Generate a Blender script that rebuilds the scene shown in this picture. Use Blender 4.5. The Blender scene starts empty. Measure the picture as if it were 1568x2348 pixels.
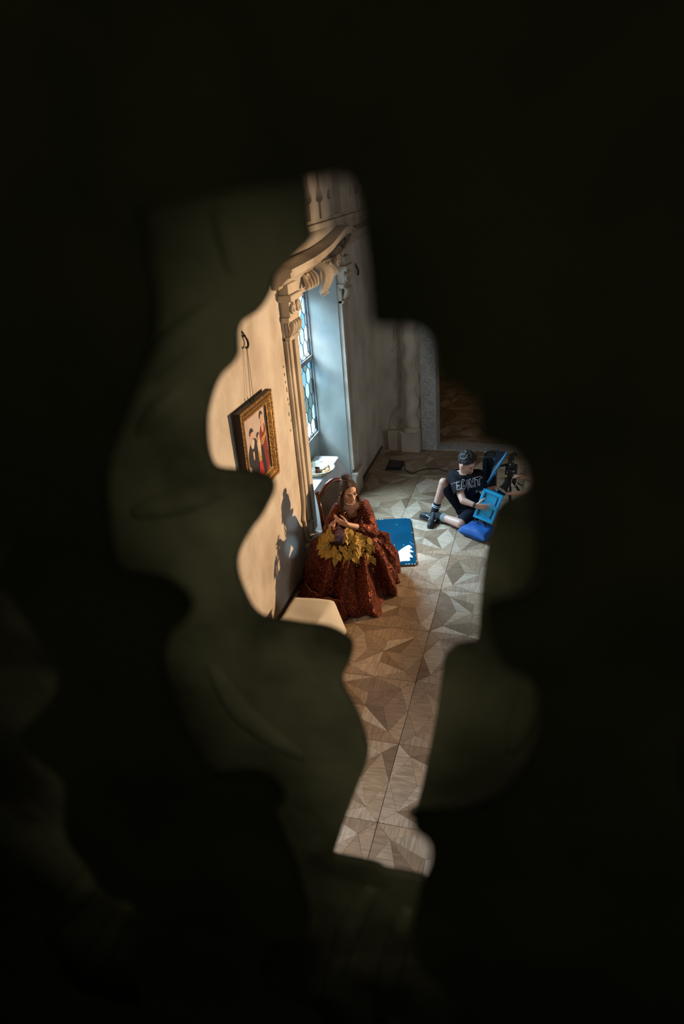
import bpy, bmesh, math, random
from mathutils import Vector, Matrix
from mathutils.geometry import tessellate_polygon

random.seed(7)
scene = bpy.context.scene
COL = scene.collection
PI = math.pi

# ------------------------------------------------------------------ camera
cam_data = bpy.data.cameras.new('camera')
cam_data.sensor_fit = 'VERTICAL'
cam_data.sensor_height = 36.0
cam_data.lens = 36.0 * 1565.0 / 2348.0
cam_data.clip_start = 0.02
cam_data.clip_end = 200
cam_data.dof.use_dof = True
cam_data.dof.focus_distance = 7.5
cam_data.dof.aperture_fstop = 1.8
cam = bpy.data.objects.new('camera', cam_data)
COL.objects.link(cam)
CAM_RIGHT = Vector((0.9594, 0.2716, -0.0752)).normalized()
CAM_FWD = Vector((-0.2758, 0.8504, -0.4480)).normalized()
CAM_UP = CAM_RIGHT.cross(CAM_FWD).normalized()
CAM_RIGHT = CAM_FWD.cross(CAM_UP).normalized()
m = Matrix.Identity(4)
for r_ in range(3):
    m[r_][0] = CAM_RIGHT[r_]; m[r_][1] = CAM_UP[r_]; m[r_][2] = -CAM_FWD[r_]
m[0][3], m[1][3], m[2][3] = 2.513, 0.0, 4.1
cam.matrix_world = m
scene.camera = cam

# ------------------------------------------------------------------ world, lights, exposure
world = bpy.data.worlds.new('sky')
scene.world = world
world.use_nodes = True
bg = world.node_tree.nodes['Background']
bg.inputs[0].default_value = (0.72, 0.86, 1.0, 1)
bg.inputs[1].default_value = 2.1

def area_light(name, loc, target, sx, sy, power, color, spread=PI):
    d = bpy.data.lights.new(name, 'AREA')
    d.shape = 'RECTANGLE'; d.size = sx; d.size_y = sy
    d.energy = power; d.color = color; d.spread = spread
    o = bpy.data.objects.new(name, d); COL.objects.link(o)
    o.location = loc
    o.rotation_euler = (Vector(target) - Vector(loc)).to_track_quat('-Z', 'Y').to_euler()
    return o

# daylight through the leaded window and through a second window nearer the gallery
area_light('daylight_window', (-2.4, 9.2, 4.1), (0.3, 7.2, 1.3), 2.6, 2.4, 1900, (0.72, 0.87, 1.0))
area_light('daylight_window_sky', (-2.3, 7.4, 4.3), (0.6, 7.5, 0.6), 2.6, 2.2, 1150, (0.70, 0.87, 1.0))
area_light('daylight_gallery_window', (-2.3, 2.3, 4.6), (1.2, 2.8, 0.6), 3.0, 2.2, 620, (0.76, 0.88, 1.0))

area_light('right_side_fill', (8.3, 3.4, 3.6), (4.5, 6.9, 1.9), 2.4, 2.4, 42, (0.95, 0.95, 0.90), 1.6)  # added fill to lift the far wall, enters by the added right window

# tungsten film lamp standing at the right, beyond the crew
sp = bpy.data.lights.new('film_lamp', 'SPOT')
sp.energy = 1300; sp.color = (1.0, 0.66, 0.37)
sp.spot_size = math.radians(80); sp.spot_blend = 1.0; sp.shadow_soft_size = 0.05
lamp = bpy.data.objects.new('film_lamp', sp); COL.objects.link(lamp)
lamp.location = (4.6, 7.75, 2.0)
lamp.rotation_euler = (Vector((0.0, 5.35, 1.75)) - lamp.location).to_track_quat('-Z', 'Y').to_euler()

# added dim fill at the back of the loft, lights the pierced screen
area_light('loft_fill', (2.6, -2.85, 4.4), (2.6, 0.6, 4.4), 6.0, 4.0, 20, (1.0, 0.97, 0.68))
bl = bpy.data.lights.new('loft_screen_fill', 'POINT'); bl.energy = 52; bl.color = (1.0, 0.98, 0.68); bl.shadow_soft_size = 0.30  # soft fill added behind the camera to light the screen
screen_fill = bpy.data.objects.new('loft_screen_fill', bl); COL.objects.link(screen_fill); screen_fill.location = (2.64, -0.34, 4.26)
ad_ = bpy.data.lights.new('next_room_fill', 'POINT'); ad_.energy = 9; ad_.color = (1.0, 0.72, 0.42); ad_.shadow_soft_size = 0.2  # warm fill added to light the floor beyond the doorway
ado = bpy.data.objects.new('next_room_fill', ad_); COL.objects.link(ado); ado.location = (2.6, 12.6, 2.6)
# spots added to throw two small cool pools on the shaded wall
for nm_, tgt_, e_, sz_ in (('wall_pool_spot', (0.0, 6.02, 0.77), 300, 3.0), ('wall_pool_spot_low', (0.0, 5.90, 0.54), 470, 3.4)):
    pl_ = bpy.data.lights.new(nm_, 'SPOT'); pl_.energy = e_; pl_.color = (0.40, 0.72, 1.0); pl_.spot_size = math.radians(sz_); pl_.spot_blend = 1.0; pl_.shadow_soft_size = 0.02
    po_ = bpy.data.objects.new(nm_, pl_); COL.objects.link(po_); po_.location = (3.0, 2.2, 2.8)
    po_.rotation_euler = (Vector(tgt_) - po_.location).to_track_quat('-Z', 'Y').to_euler()

vs = scene.view_settings
vs.view_transform = 'Standard'
vs.look = 'None'
vs.gamma = 1.0
vs.use_curve_mapping = False
vs.exposure = 0.0

# ------------------------------------------------------------------ helpers
def V(*a): return Vector(a)

def catmull(pts, n=4, closed=True):
    out = []; N = len(pts)
    rng = range(N) if closed else range(N - 1)
    for i in rng:
        g = (lambda k: pts[k % N]) if closed else (lambda k: pts[min(max(k, 0), N - 1)])
        p0, p1, p2, p3 = Vector(g(i - 1)), Vector(g(i)), Vector(g(i + 1)), Vector(g(i + 2))
        for k in range(n):
            t = k / n
            out.append(0.5 * ((2 * p1) + (p2 - p0) * t + (2 * p0 - 5 * p1 + 4 * p2 - p3) * t * t + (3 * p1 - p0 - 3 * p2 + p3) * t ** 3))
    if not closed: out.append(Vector(pts[-1]))
    return out

def sm(pts, n=4):
    return [tuple(p) for p in catmull([Vector(p) for p in pts], n, closed=False)]
def smr(r, n=4):
    return [p.x for p in catmull([Vector((a, 0, 0)) for a in r], n, closed=False)]

class MB:
    """collects shapes; build() links them as one mesh object"""
    def __init__(self):
        self.v = []; self.f = []; self.mi = []; self.cur = 0
    def add(self, vs_, fs, M=None):
        o = len(self.v)
        self.v += [tuple(M @ Vector(p)) if M else tuple(p) for p in vs_]
        for f_ in fs:
            self.f.append(tuple(o + i for i in f_)); self.mi.append(self.cur)
        return self
    def box(self, x0, x1, y0, y1, z0, z1, M=None, b=0.0):
        if b <= 0:
            vv = [(x, y, z) for z in (z0, z1) for y in (y0, y1) for x in (x0, x1)]
            ff = [(0, 2, 3, 1), (4, 5, 7, 6), (0, 1, 5, 4), (2, 6, 7, 3), (0, 4, 6, 2), (1, 3, 7, 5)]
            return self.add(vv, ff, M)
        bm = bmesh.new()
        bmesh.ops.create_cube(bm, size=1)
        for v in bm.verts:
            v.co = Vector(((x0 + x1) / 2 + v.co.x * (x1 - x0), (y0 + y1) / 2 + v.co.y * (y1 - y0), (z0 + z1) / 2 + v.co.z * (z1 - z0)))
        bmesh.ops.bevel(bm, geom=bm.edges[:], offset=b, segments=2, affect='EDGES', profile=0.5)
        bm.verts.index_update()
        self.add([v.co.copy() for v in bm.verts], [[v.index for v in f_.verts] for f_ in bm.faces], M)
        bm.free(); return self
    def tube(self, pts, r, n=8, M=None, caps=True, closed=False, flat=1.0, up=None):
        P = [Vector(p) for p in pts]; N = len(P)
        rr = r if isinstance(r, (list, tuple)) else [r] * N
        vs_ = []; prev = None
        for i in range(N):
            if closed: t = P[(i + 1) % N] - P[i - 1]
            else: t = P[min(i + 1, N - 1)] - P[max(i - 1, 0)]
            if t.length < 1e-9: t = Vector((0, 0, 1))
            t.normalize()
            if prev is None:
                u = Vector(up) if up else (Vector((0, 0, 1)) if abs(t.z) < 0.9 else Vector((1, 0, 0)))
            else: u = prev
            u = (u - t * u.dot(t))
            if u.length < 1e-6: u = t.orthogonal()
            u.normalize(); prev = u
            w = t.cross(u)
            for k in range(n):
                a = 2 * PI * k / n
                vs_.append(P[i] + (u * math.cos(a) * flat + w * math.sin(a)) * rr[i])
        fs = []
        for i in range(N if closed else N - 1):
            j = (i + 1) % N
            for k in range(n):
                k2 = (k + 1) % n
                fs.append((i * n + k, i * n + k2, j * n + k2, j * n + k))
        if caps and not closed:
            fs.append(tuple(reversed(range(n)))); fs.append(tuple((N - 1) * n + k for k in range(n)))
        return self.add(vs_, fs, M)
    def lathe(self, prof, n=24, c=(0, 0, 0), M=None, wob=None):
        vs_ = []
        for (r, z) in prof:
            for k in range(n):
                a = 2 * PI * k / n
                ox, oy = wob(z) if wob else (0, 0)
                vs_.append((c[0] + r * math.cos(a) + ox, c[1] + r * math.sin(a) + oy, c[2] + z))
        fs = []
        for i in range(len(prof) - 1):
            for k in range(n):
                k2 = (k + 1) % n
                fs.append((i * n + k, i * n + k2, (i + 1) * n + k2, (i + 1) * n + k))
        fs.append(tuple(reversed(range(n)))); fs.append(tuple((len(prof) - 1) * n + k for k in range(n)))
        return self.add(vs_, fs, M)
    def ell(self, c, rad, n=16, m_=10, M=None):
        vs_ = []; fs = []
        for i in range(m_ + 1):
            th = PI * i / m_
            for k in range(n):
                a = 2 * PI * k / n
                vs_.append((c[0] + rad[0] * math.sin(th) * math.cos(a), c[1] + rad[1] * math.sin(th) * math.sin(a), c[2] + rad[2] * math.cos(th)))
        for i in range(m_):
            for k in range(n):
                k2 = (k + 1) % n
                fs.append((i * n + k, (i + 1) * n + k, (i + 1) * n + k2, i * n + k2))
        return self.add(vs_, fs, M)
    def prism(self, outline, fn, w0, w1, holes=()):
        """extrude a 2-D outline (with holes); fn(u, v, w) -> point"""
        loops = [[Vector((p[0], p[1], 0)) for p in L] for L in [outline] + list(holes)]
        tri = tessellate_polygon(loops)
        flat = [p for L in loops for p in L]; n = len(flat)
        vs_ = [fn(p.x, p.y, w0) for p in flat] + [fn(p.x, p.y, w1) for p in flat]
        fs = [tuple(t) for t in tri] + [tuple(n + i for i in reversed(t)) for t in tri]
        o = 0
        for L in loops:
            k = len(L)
            for i in range(k):
                j = (i + 1) % k
                fs.append((o + i, o + j, n + o + j, n + o + i))
            o += k
        return self.add(vs_, fs)
    def strip(self, path, half, fn, w0, w1):
        """flat ribbon of constant width along a 2-D path"""
        L = []; Rr = []
        P = [Vector((p[0], p[1])) for p in path]
        for i in range(len(P)):
            t = P[min(i + 1, len(P) - 1)] - P[max(i - 1, 0)]
            t.normalize(); nn = Vector((-t.y, t.x))
            L.append(P[i] + nn * half); Rr.append(P[i] - nn * half)
        return self.prism([tuple(p) for p in L + Rr[::-1]], fn, w0, w1)
    def mesh(self, name, mats, smooth=False, recalc=True):
        me = bpy.data.meshes.new(name)
        me.from_pydata(self.v, [], self.f)
        for mm in (mats if isinstance(mats, (list, tuple)) else [mats]): me.materials.append(mm)
        for p, i in zip(me.polygons, self.mi): p.material_index = i
        if recalc:
            bm = bmesh.new(); bm.from_mesh(me)
            bmesh.ops.recalc_face_normals(bm, faces=bm.faces[:])
            bm.to_mesh(me); bm.free()
        if smooth:
            me.polygons.foreach_set('use_smooth', [True] * len(me.polygons))
            if smooth == 'auto':
                bm = bmesh.new(); bm.from_mesh(me)
                for e in bm.edges:
                    if len(e.link_faces) == 2 and e.calc_face_angle(0) > 0.7: e.smooth = False
                bm.to_mesh(me); bm.free()
        me.update()
        return me
    def build(self, name, mats, parent=None, smooth=False):
        o = bpy.data.objects.new(name, self.mesh(name, mats, smooth))
        COL.objects.link(o)
        if parent is not None: o.parent = parent
        return o

def link_mesh(name, me, parent=None, M=None):
    o = bpy.data.objects.new(name, me); COL.objects.link(o)
    if parent is not None: o.parent = parent
    if M is not None: o.matrix_local = M
    return o

def tag(o, label=None, cat=None, group=None, kind=None):
    if label: o['label'] = label
    if cat: o['category'] = cat
    if group: o['group'] = group
    if kind: o['kind'] = kind
    return o

def thing(name, label, cat, loc=(0, 0, 0), rz=0, group=None, kind=None):
    o = bpy.data.objects.new(name, None); COL.objects.link(o)
    o.empty_display_size = 0.1
    o.location = loc; o.rotation_euler = (0, 0, rz)
    return tag(o, label, cat, group, kind)

# parts of a thing whose Empty stands at `loc` are given in world metres; this shifts them
def into(o, parent):
    """parent an object built in world coordinates without moving it"""
    o.parent = parent
    o.matrix_parent_inverse = Matrix.Translation(parent.location).inverted() if parent.rotation_euler.z == 0 else parent.matrix_basis.inverted()
    return o

# ------------------------------------------------------------------ materials
def nodes(name):
    mt = bpy.data.materials.new(name); mt.use_nodes = True
    nt = mt.node_tree
    return mt, nt, nt.nodes['Principled BSDF']

def mat(name, col, rough=0.6, metal=0.0, var=0.0, scale=8.0, bump=0.0, bscale=40.0, spec=0.5, sheen=0.0, coat=0.0, col2=None, stretch=None, detail=4):
    mt, nt, b = nodes(name)
    b.inputs['Base Color'].default_value = (*col, 1)
    b.inputs['Roughness'].default_value = rough
    b.inputs['Metallic'].default_value = metal
    b.inputs['Specular IOR Level'].default_value = spec
    if sheen: b.inputs['Sheen Weight'].default_value = sheen
    if coat: b.inputs['Coat Weight'].default_value = coat; b.inputs['Coat Roughness'].default_value = 0.15
    tc = nt.nodes.new('ShaderNodeTexCoord')
    src = tc.outputs['Object']
    if stretch:
        mp = nt.nodes.new('ShaderNodeMapping'); mp.inputs['Scale'].default_value = stretch
        nt.links.new(src, mp.inputs['Vector']); src = mp.outputs['Vector']
    if var > 0 or col2:
        nz = nt.nodes.new('ShaderNodeTexNoise'); nz.inputs['Scale'].default_value = scale; nz.inputs['Detail'].default_value = detail
        nt.links.new(src, nz.inputs['Vector'])
        rp = nt.nodes.new('ShaderNodeValToRGB')
        rp.color_ramp.elements[0].position = 0.35; rp.color_ramp.elements[1].position = 0.65
        c1 = tuple(max(0, c * (1 - var)) for c in col); c2 = col2 or tuple(min(1, c * (1 + var)) for c in col)
        rp.color_ramp.elements[0].color = (*c1, 1); rp.color_ramp.elements[1].color = (*c2, 1)
        nt.links.new(nz.outputs['Fac'], rp.inputs['Fac'])
        nt.links.new(rp.outputs['Color'], b.inputs['Base Color'])
    if bump > 0:
        n2 = nt.nodes.new('ShaderNodeTexNoise'); n2.inputs['Scale'].default_value = bscale; n2.inputs['Detail'].default_value = 6
        nt.links.new(src, n2.inputs['Vector'])
        bp = nt.nodes.new('ShaderNodeBump'); bp.inputs['Strength'].default_value = bump; bp.inputs['Distance'].default_value = 0.01
        nt.links.new(n2.outputs['Fac'], bp.inputs['Height'])
        nt.links.new(bp.outputs['Normal'], b.inputs['Normal'])
    return mt

def plaster_mat(name, col, stain, rough=0.55, spec=0.4):
    """old limewash: large cloudy tone changes, vertical run marks, scratches, a little gloss"""
    mt, nt, b = nodes(name)
    tc = nt.nodes.new('ShaderNodeTexCoord')
    n1 = nt.nodes.new('ShaderNodeTexNoise'); n1.inputs['Scale'].default_value = 1.4; n1.inputs['Detail'].default_value = 8; n1.inputs['Roughness'].default_value = 0.62
    nt.links.new(tc.outputs['Object'], n1.inputs['Vector'])
    mp = nt.nodes.new('ShaderNodeMapping'); mp.inputs['Scale'].default_value = (2.2, 2.2, 1.3)
    nt.links.new(tc.outputs['Object'], mp.inputs['Vector'])
    n2 = nt.nodes.new('ShaderNodeTexNoise'); n2.inputs['Scale'].default_value = 1.5; n2.inputs['Detail'].default_value = 6
    nt.links.new(mp.outputs['Vector'], n2.inputs['Vector'])
    ad = nt.nodes.new('ShaderNodeMath'); ad.operation = 'MULTIPLY_ADD'; ad.inputs[1].default_value = 0.5
    nt.links.new(n1.outputs['Fac'], ad.inputs[0])
    hf = nt.nodes.new('ShaderNodeMath'); hf.operation = 'MULTIPLY'; hf.inputs[1].default_value = 0.5
    nt.links.new(n2.outputs['Fac'], hf.inputs[0]); nt.links.new(hf.outputs[0], ad.inputs[2])
    rp = nt.nodes.new('ShaderNodeValToRGB')
    rp.color_ramp.elements[0].position = 0.36; rp.color_ramp.elements[0].color = (*stain, 1)
    rp.color_ramp.elements[1].position = 0.56; rp.color_ramp.elements[1].color = (*col, 1)
    nt.links.new(ad.outputs[0], rp.inputs['Fac'])
    nt.links.new(rp.outputs['Color'], b.inputs['Base Color'])
    b.inputs['Roughness'].default_value = rough
    b.inputs['Specular IOR Level'].default_value = spec
    n3 = nt.nodes.new('ShaderNodeTexNoise'); n3.inputs['Scale'].default_value = 9; n3.inputs['Detail'].default_value = 8
    nt.links.new(tc.outputs['Object'], n3.inputs['Vector'])
    bp = nt.nodes.new('ShaderNodeBump'); bp.inputs['Strength'].default_value = 0.25; bp.inputs['Distance'].default_value = 0.02
    nt.links.new(n3.outputs['Fac'], bp.inputs['Height']); nt.links.new(bp.outputs['Normal'], b.inputs['Normal'])
    return mt

def wood_floor_mat(name, attr=None):
    mt, nt, b = nodes(name)
    if attr:
        ci = nt.nodes.new('ShaderNodeAttribute'); ci.attribute_name = attr
    else:
        ci = nt.nodes.new('ShaderNodeObjectInfo')
    tc = nt.nodes.new('ShaderNodeTexCoord')
    mp = nt.nodes.new('ShaderNodeMapping'); mp.inputs['Scale'].default_value = (4, 40, 10); mp.inputs['Rotation'].default_value = (0, 0, 0.5)
    nt.links.new(tc.outputs['Object'], mp.inputs['Vector'])
    # push each piece to its own place in the grain
    vm = nt.nodes.new('ShaderNodeVectorMath'); vm.operation = 'ADD'
    if not attr:
        sc_ = nt.nodes.new('ShaderNodeVectorMath'); sc_.operation = 'SCALE'; sc_.inputs['Scale'].default_value = 30
        cx = nt.nodes.new('ShaderNodeCombineXYZ')
        for k in 'XYZ': nt.links.new(ci.outputs['Random'], cx.inputs[k])
        nt.links.new(cx.outputs[0], sc_.inputs[0]); nt.links.new(sc_.outputs[0], vm.inputs[1])
    nt.links.new(mp.outputs['Vector'], vm.inputs[0])
    nz = nt.nodes.new('ShaderNodeTexNoise'); nz.inputs['Scale'].default_value = 1.2; nz.inputs['Detail'].default_value = 7; nz.inputs['Distortion'].default_value = 1.4
    nt.links.new(vm.outputs[0], nz.inputs['Vector'])
    rp = nt.nodes.new('ShaderNodeValToRGB')
    rp.color_ramp.elements[0].position = 0.3; rp.color_ramp.elements[0].color = (0.62, 0.58, 0.54, 1)
    rp.color_ramp.elements[1].position = 0.68; rp.color_ramp.elements[1].color = (1.12, 1.1, 1.08, 1)
    nt.links.new(nz.outputs['Fac'], rp.inputs['Fac'])
    mx = nt.nodes.new('ShaderNodeMix'); mx.data_type = 'RGBA'; mx.blend_type = 'MULTIPLY'; mx.inputs['Factor'].default_value = 1
    nt.links.new(ci.outputs['Color'], mx.inputs['A']); nt.links.new(rp.outputs['Color'], mx.inputs['B'])
    nt.links.new(mx.outputs['Result'], b.inputs['Base Color'])
    b.inputs['Roughness'].default_value = 0.42
    b.inputs['Specular IOR Level'].default_value = 0.45
    bp = nt.nodes.new('ShaderNodeBump'); bp.inputs['Strength'].default_value = 0.12; bp.inputs['Distance'].default_value = 0.004
    nt.links.new(nz.outputs['Fac'], bp.inputs['Height']); nt.links.new(bp.outputs['Normal'], b.inputs['Normal'])
    return mt

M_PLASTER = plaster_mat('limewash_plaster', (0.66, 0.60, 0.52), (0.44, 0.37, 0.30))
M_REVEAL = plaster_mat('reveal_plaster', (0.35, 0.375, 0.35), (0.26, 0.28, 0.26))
M_STUCCO = plaster_mat('stucco', (0.60, 0.53, 0.44), (0.36, 0.29, 0.22), rough=0.6)
M_STONE = mat('grey_stone', (0.42, 0.42, 0.41), 0.75, var=0.25, scale=30, bump=0.3, bscale=60)
M_FLOOR_BASE = mat('parquet_joint', (0.05, 0.032, 0.02), 0.8)
M_WOOD_PIECE = wood_floor_mat('oak_parquet')
M_WOOD_REST = wood_floor_mat('oak_parquet_far', 'tone')
M_DARKWOOD = mat('dark_stained_wood', (0.055, 0.022, 0.012), 0.35, var=0.4, scale=6, stretch=(3, 3, 20), coat=0.3)
M_UNSEEN = plaster_mat('painted_plaster', (0.60, 0.55, 0.47), (0.46, 0.41, 0.34))
M_LOFT = mat('loft_soot', (0.05, 0.045, 0.035), 0.9)
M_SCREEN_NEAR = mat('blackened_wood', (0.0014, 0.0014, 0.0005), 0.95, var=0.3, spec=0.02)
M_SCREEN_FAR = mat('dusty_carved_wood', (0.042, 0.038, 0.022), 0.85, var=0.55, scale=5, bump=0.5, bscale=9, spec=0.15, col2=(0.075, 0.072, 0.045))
M_IRON = mat('black_iron', (0.02, 0.018, 0.016), 0.5, metal=0.6)
M_LEAD = mat('lead_came', (0.05, 0.055, 0.06), 0.6, metal=0.3)

# ------------------------------------------------------------------ setting: floor
YF = 10.11            # far wall
TILE = 0.744
TX0 = 1.559           # a panel joint line runs along x = TX0
TY0 = 6.131           # and one along y = TY0
fl = MB(); fl.box(-0.6, 7.2, -3.2, 14.5, -0.30, -0.012)
floor = fl.build('floor', M_FLOOR_BASE); tag(floor, kind='structure')

C0 = (0.0, 0.0); AA = 0.215; DD = 0.348; HH = 0.5 - 0.0022
def inset(poly, d=0.0011):
    c = Vector((sum(p[0] for p in poly) / len(poly), sum(p[1] for p in poly) / len(poly)))
    out = []
    n = len(poly)
    P = [Vector(p) for p in poly]
    for i in range(n):
        a, b_, c_ = P[i - 1], P[i], P[(i + 1) % n]
        e1 = (b_ - a).normalized(); e2 = (c_ - b_).normalized()
        n1 = Vector((-e1.y, e1.x)); n2 = Vector((-e2.y, e2.x))
        k = n1 + n2
        k = k / max(0.25, k.dot(n1) if k.length else 1)
        if k.length > 4: k = k.normalized() * 4
        out.append(b_ + k * d)
    return out
def ccw(poly):
    a = sum(poly[i][0] * poly[(i + 1) % len(poly)][1] - poly[(i + 1) % len(poly)][0] * poly[i][1] for i in range(len(poly)))
    return poly if a > 0 else poly[::-1]
SHAPES = {
    'inner_a': [(0, 0), (AA, 0), (DD, DD)],
    'inner_b': [(0, 0), (DD, -DD), (AA, 0)],
    'kite': [(AA, 0), (DD, -DD), (HH, 0), (DD, DD)],
    'corner_a': [(DD, DD), (HH, 0), (HH, HH)],
    'corner_b': [(DD, -DD), (HH, -HH), (HH, 0)],
}
PIECE_MESH = {}
for k_, poly in SHAPES.items():
    pl = inset(ccw([(p[0] * TILE, p[1] * TILE) for p in poly]))
    mb = MB(); mb.prism([tuple(p) for p in pl], lambda u, v, w: (u, v, w), -0.014, 0.0)
    PIECE_MESH[k_] = mb.mesh('parquet_piece', M_WOOD_PIECE)
TONES = [(0.31, 0.235, 0.165), (0.37, 0.29, 0.215), (0.245, 0.175, 0.115), (0.43, 0.355, 0.275), (0.195, 0.135, 0.088), (0.28, 0.20, 0.135), (0.34, 0.255, 0.175)]
PICK = [(-1, -5), (0, -5), (-1, -4), (0, -4), (-1, -3), (0, -3), (-1, -2), (0, -2), (-1, -1), (0, -1), (-1, 0), (0, 0), (-1, 1), (0, 1), (-1, 3)]
rng = random.Random(11)
rest = MB(); rest_tone = []
rest_poly = {k_: inset(ccw([(p[0] * TILE, p[1] * TILE) for p in poly])) for k_, poly in SHAPES.items()}
for ti in range(-3, 8):
    for tj in range(-8, 12):
        cx, cy = TX0 + (ti + 0.5) * TILE, TY0 + (tj + 0.5) * TILE
        if cx < 0.0 - TILE or cx > 7.2 or cy < 0.9 or cy > 14.4: continue
        for q in range(4):
            for k_ in SHAPES:
                tone = list(rng.choice(TONES)); g = rng.uniform(1.08, 1.36)
                tone = [t * g for t in tone]
                if (ti, tj) in PICK:
                    o = bpy.data.objects.new('parquet_piece', PIECE_MESH[k_]); COL.objects.link(o)
                    o.parent = floor
                    o.location = (cx, cy, rng.uniform(-0.0006, 0.0006)); o.rotation_euler = (0, 0, q * PI / 2)
                    o.color = (*tone, 1)
                else:
                    ca, sa = math.cos(q * PI / 2), math.sin(q * PI / 2)
                    nf0 = len(rest.f)
                    rest.prism([(p.x * ca - p.y * sa + cx, p.x * sa + p.y * ca + cy) for p in rest_poly[k_]], lambda u, v, w: (u, v, w), -0.014, rng.uniform(-0.0006, 0.0006))
                    rest_tone += [tone] * (len(rest.f) - nf0)
ro = rest.build('parquet_pieces', M_WOOD_REST, floor); tag(ro, kind='stuff')
ca_ = ro.data.color_attributes.new('tone', 'FLOAT_COLOR', 'CORNER')
li = 0
for p, t in zip(ro.data.polygons, rest_tone):
    for k in p.loop_indices: ca_.data[k].color = (*t, 1)

# ------------------------------------------------------------------ setting: walls and ceiling
OY0, OY1, OZ = 6.63, 8.29, 2.99          # window niche in the left wall
WX = -0.42                               # plane of the leaded glass
WZ0, WZ1 = 0.95, 2.84
w = MB()
w.box(-0.6, 0, 3.05, OY0, 0, 6.5)
w.box(-0.6, 0, -3.0, 1.55, 0, 6.5)
w.box(-0.6, 0, 1.55, 3.05, 0, 1.2); w.box(-0.6, 0, 1.55, 3.05, 3.6, 6.5)
w.box(-0.6, 0, OY1, 14.5, 0, 6.5)
w.box(-0.6, 0, OY0, OY1, OZ, 6.5)
wall_left = w.build('wall_left', M_PLASTER); tag(wall_left, kind='structure')
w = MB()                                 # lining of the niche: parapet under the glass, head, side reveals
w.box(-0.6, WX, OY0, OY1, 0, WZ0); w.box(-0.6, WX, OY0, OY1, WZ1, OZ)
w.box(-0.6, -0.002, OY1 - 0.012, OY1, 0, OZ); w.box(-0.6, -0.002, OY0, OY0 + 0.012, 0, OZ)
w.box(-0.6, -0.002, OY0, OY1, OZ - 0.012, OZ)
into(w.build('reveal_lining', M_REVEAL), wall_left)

w = MB()
DX0, DX1, DZ = 0.90, 2.35, 2.55
w.box(0, DX0, YF, YF + 0.34, 0, 6.5); w.box(DX1, 7.0, YF, YF + 0.34, 0, 6.5); w.box(DX0, DX1, YF, YF + 0.34, DZ, 6.5)
wall_back = w.build('wall_back', M_PLASTER); tag(wall_back, kind='structure')
w = MB(); w.box(7.0, 7.2, -3.0, 3.6, 0, 6.5); w.box(7.0, 7.2, 5.4, 14.5, 0, 6.5); w.box(7.0, 7.2, 3.6, 5.4, 0, 1.2); w.box(7.0, 7.2, 3.6, 5.4, 3.8, 6.5); tag(w.build('wall_right', M_UNSEEN), kind='structure')
w = MB(); w.box(0, 7.0, 14.3, 14.5, 0, 6.5); tag(w.build('wall_adjoining', M_UNSEEN), kind='structure')
w = MB(); w.box(0, 7.0, 0.84, 0.98, 0, 1.5); tag(w.build('wall_front', M_UNSEEN), kind='structure')
w = MB(); w.box(-0.6, 7.2, -3.0, 14.5, 6.5, 6.7); tag(w.build('ceiling', M_UNSEEN), kind='structure')
w = MB(); w.box(-0.6, 7.2, -3.2, -3.0, 0, 6.5); tag(w.build('wall_loft', M_LOFT), kind='structure')
w = MB(); w.box(0.0, 7.0, -3.0, 0.40, 2.2, 2.4); tag(w.build('floor_loft', M_LOFT), kind='structure')
w = MB(); w.box(0.0, 0.018, 3.05, 6.35, 0, 0.035); w.box(0.0, 0.018, 8.72, YF, 0, 0.035)
tag(w.build('baseboard_left', M_DARKWOOD), kind='structure')

# ------------------------------------------------------------------ pierced screen between the loft and the hall
SCREEN_HOLE_FAR = [(2.2237,4.0977),(2.2228,4.0778),(2.2209,4.0486),(2.2234,4.0284),(2.2068,4.0128),(2.1842,3.9959),(2.1687,3.9826),(2.164,3.9702),(2.1524,3.9523),(2.1368,3.9374),(2.1173,3.9274),(2.1079,3.9165),(2.1037,3.8939),(2.102,3.883),(2.0911,3.8683),(2.0724,3.8533),(2.0564,3.8315),(2.0414,3.7984),(2.035,3.7746),(2.0315,3.7432),(2.0333,3.7205),(2.0417,3.7093),(2.0718,3.707),(2.1038,3.7055),(2.1241,3.6986),(2.1304,3.6874),(2.1276,3.6712),(2.1155,3.65),(2.0999,3.6259),(2.0832,3.6063),(2.0633,3.5775),(2.0495,3.5499),(2.0457,3.5203),(2.051,3.4883),(2.0607,3.457),(2.0743,3.4407),(2.0911,3.4356),(2.1208,3.4348),(2.1554,3.4328),(2.1859,3.4322),(2.2115,3.424),(2.2298,3.4087),(2.2325,3.3938),(2.2267,3.3696),(2.2107,3.3315),(2.2112,3.3017),(2.2287,3.2604),(2.2398,3.2117),(2.2449,3.176),(2.2419,3.1418),(2.2292,3.1027),(2.2081,3.0401),(2.1872,2.9735),(2.1689,2.9116),(2.1549,2.8653),(2.1665,2.8593),(2.217,2.8596),(2.2466,2.8566),(2.2614,2.8478),(2.3014,2.8495),(2.3329,2.85),(2.3535,2.8432),(2.4255,2.8915),(2.4147,3.0207),(2.3232,3.0287),(2.3294,3.0411),(2.3419,3.1041),(2.3563,3.1932),(2.3696,3.2762),(2.3778,3.3442),(2.3835,3.396),(2.3892,3.407),(2.4029,3.4227),(2.4232,3.4305),(2.4325,3.4351),(2.4371,3.4634),(2.4382,3.4972),(2.44,3.5394),(2.4428,3.5795),(2.4479,3.6175),(2.4539,3.6379),(2.4589,3.6636),(2.4673,3.6765),(2.4867,3.6869),(2.5081,3.7189),(2.5182,3.8351),(2.4315,3.9719),(2.3323,4.0984),(2.2787,4.1067)]
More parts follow.
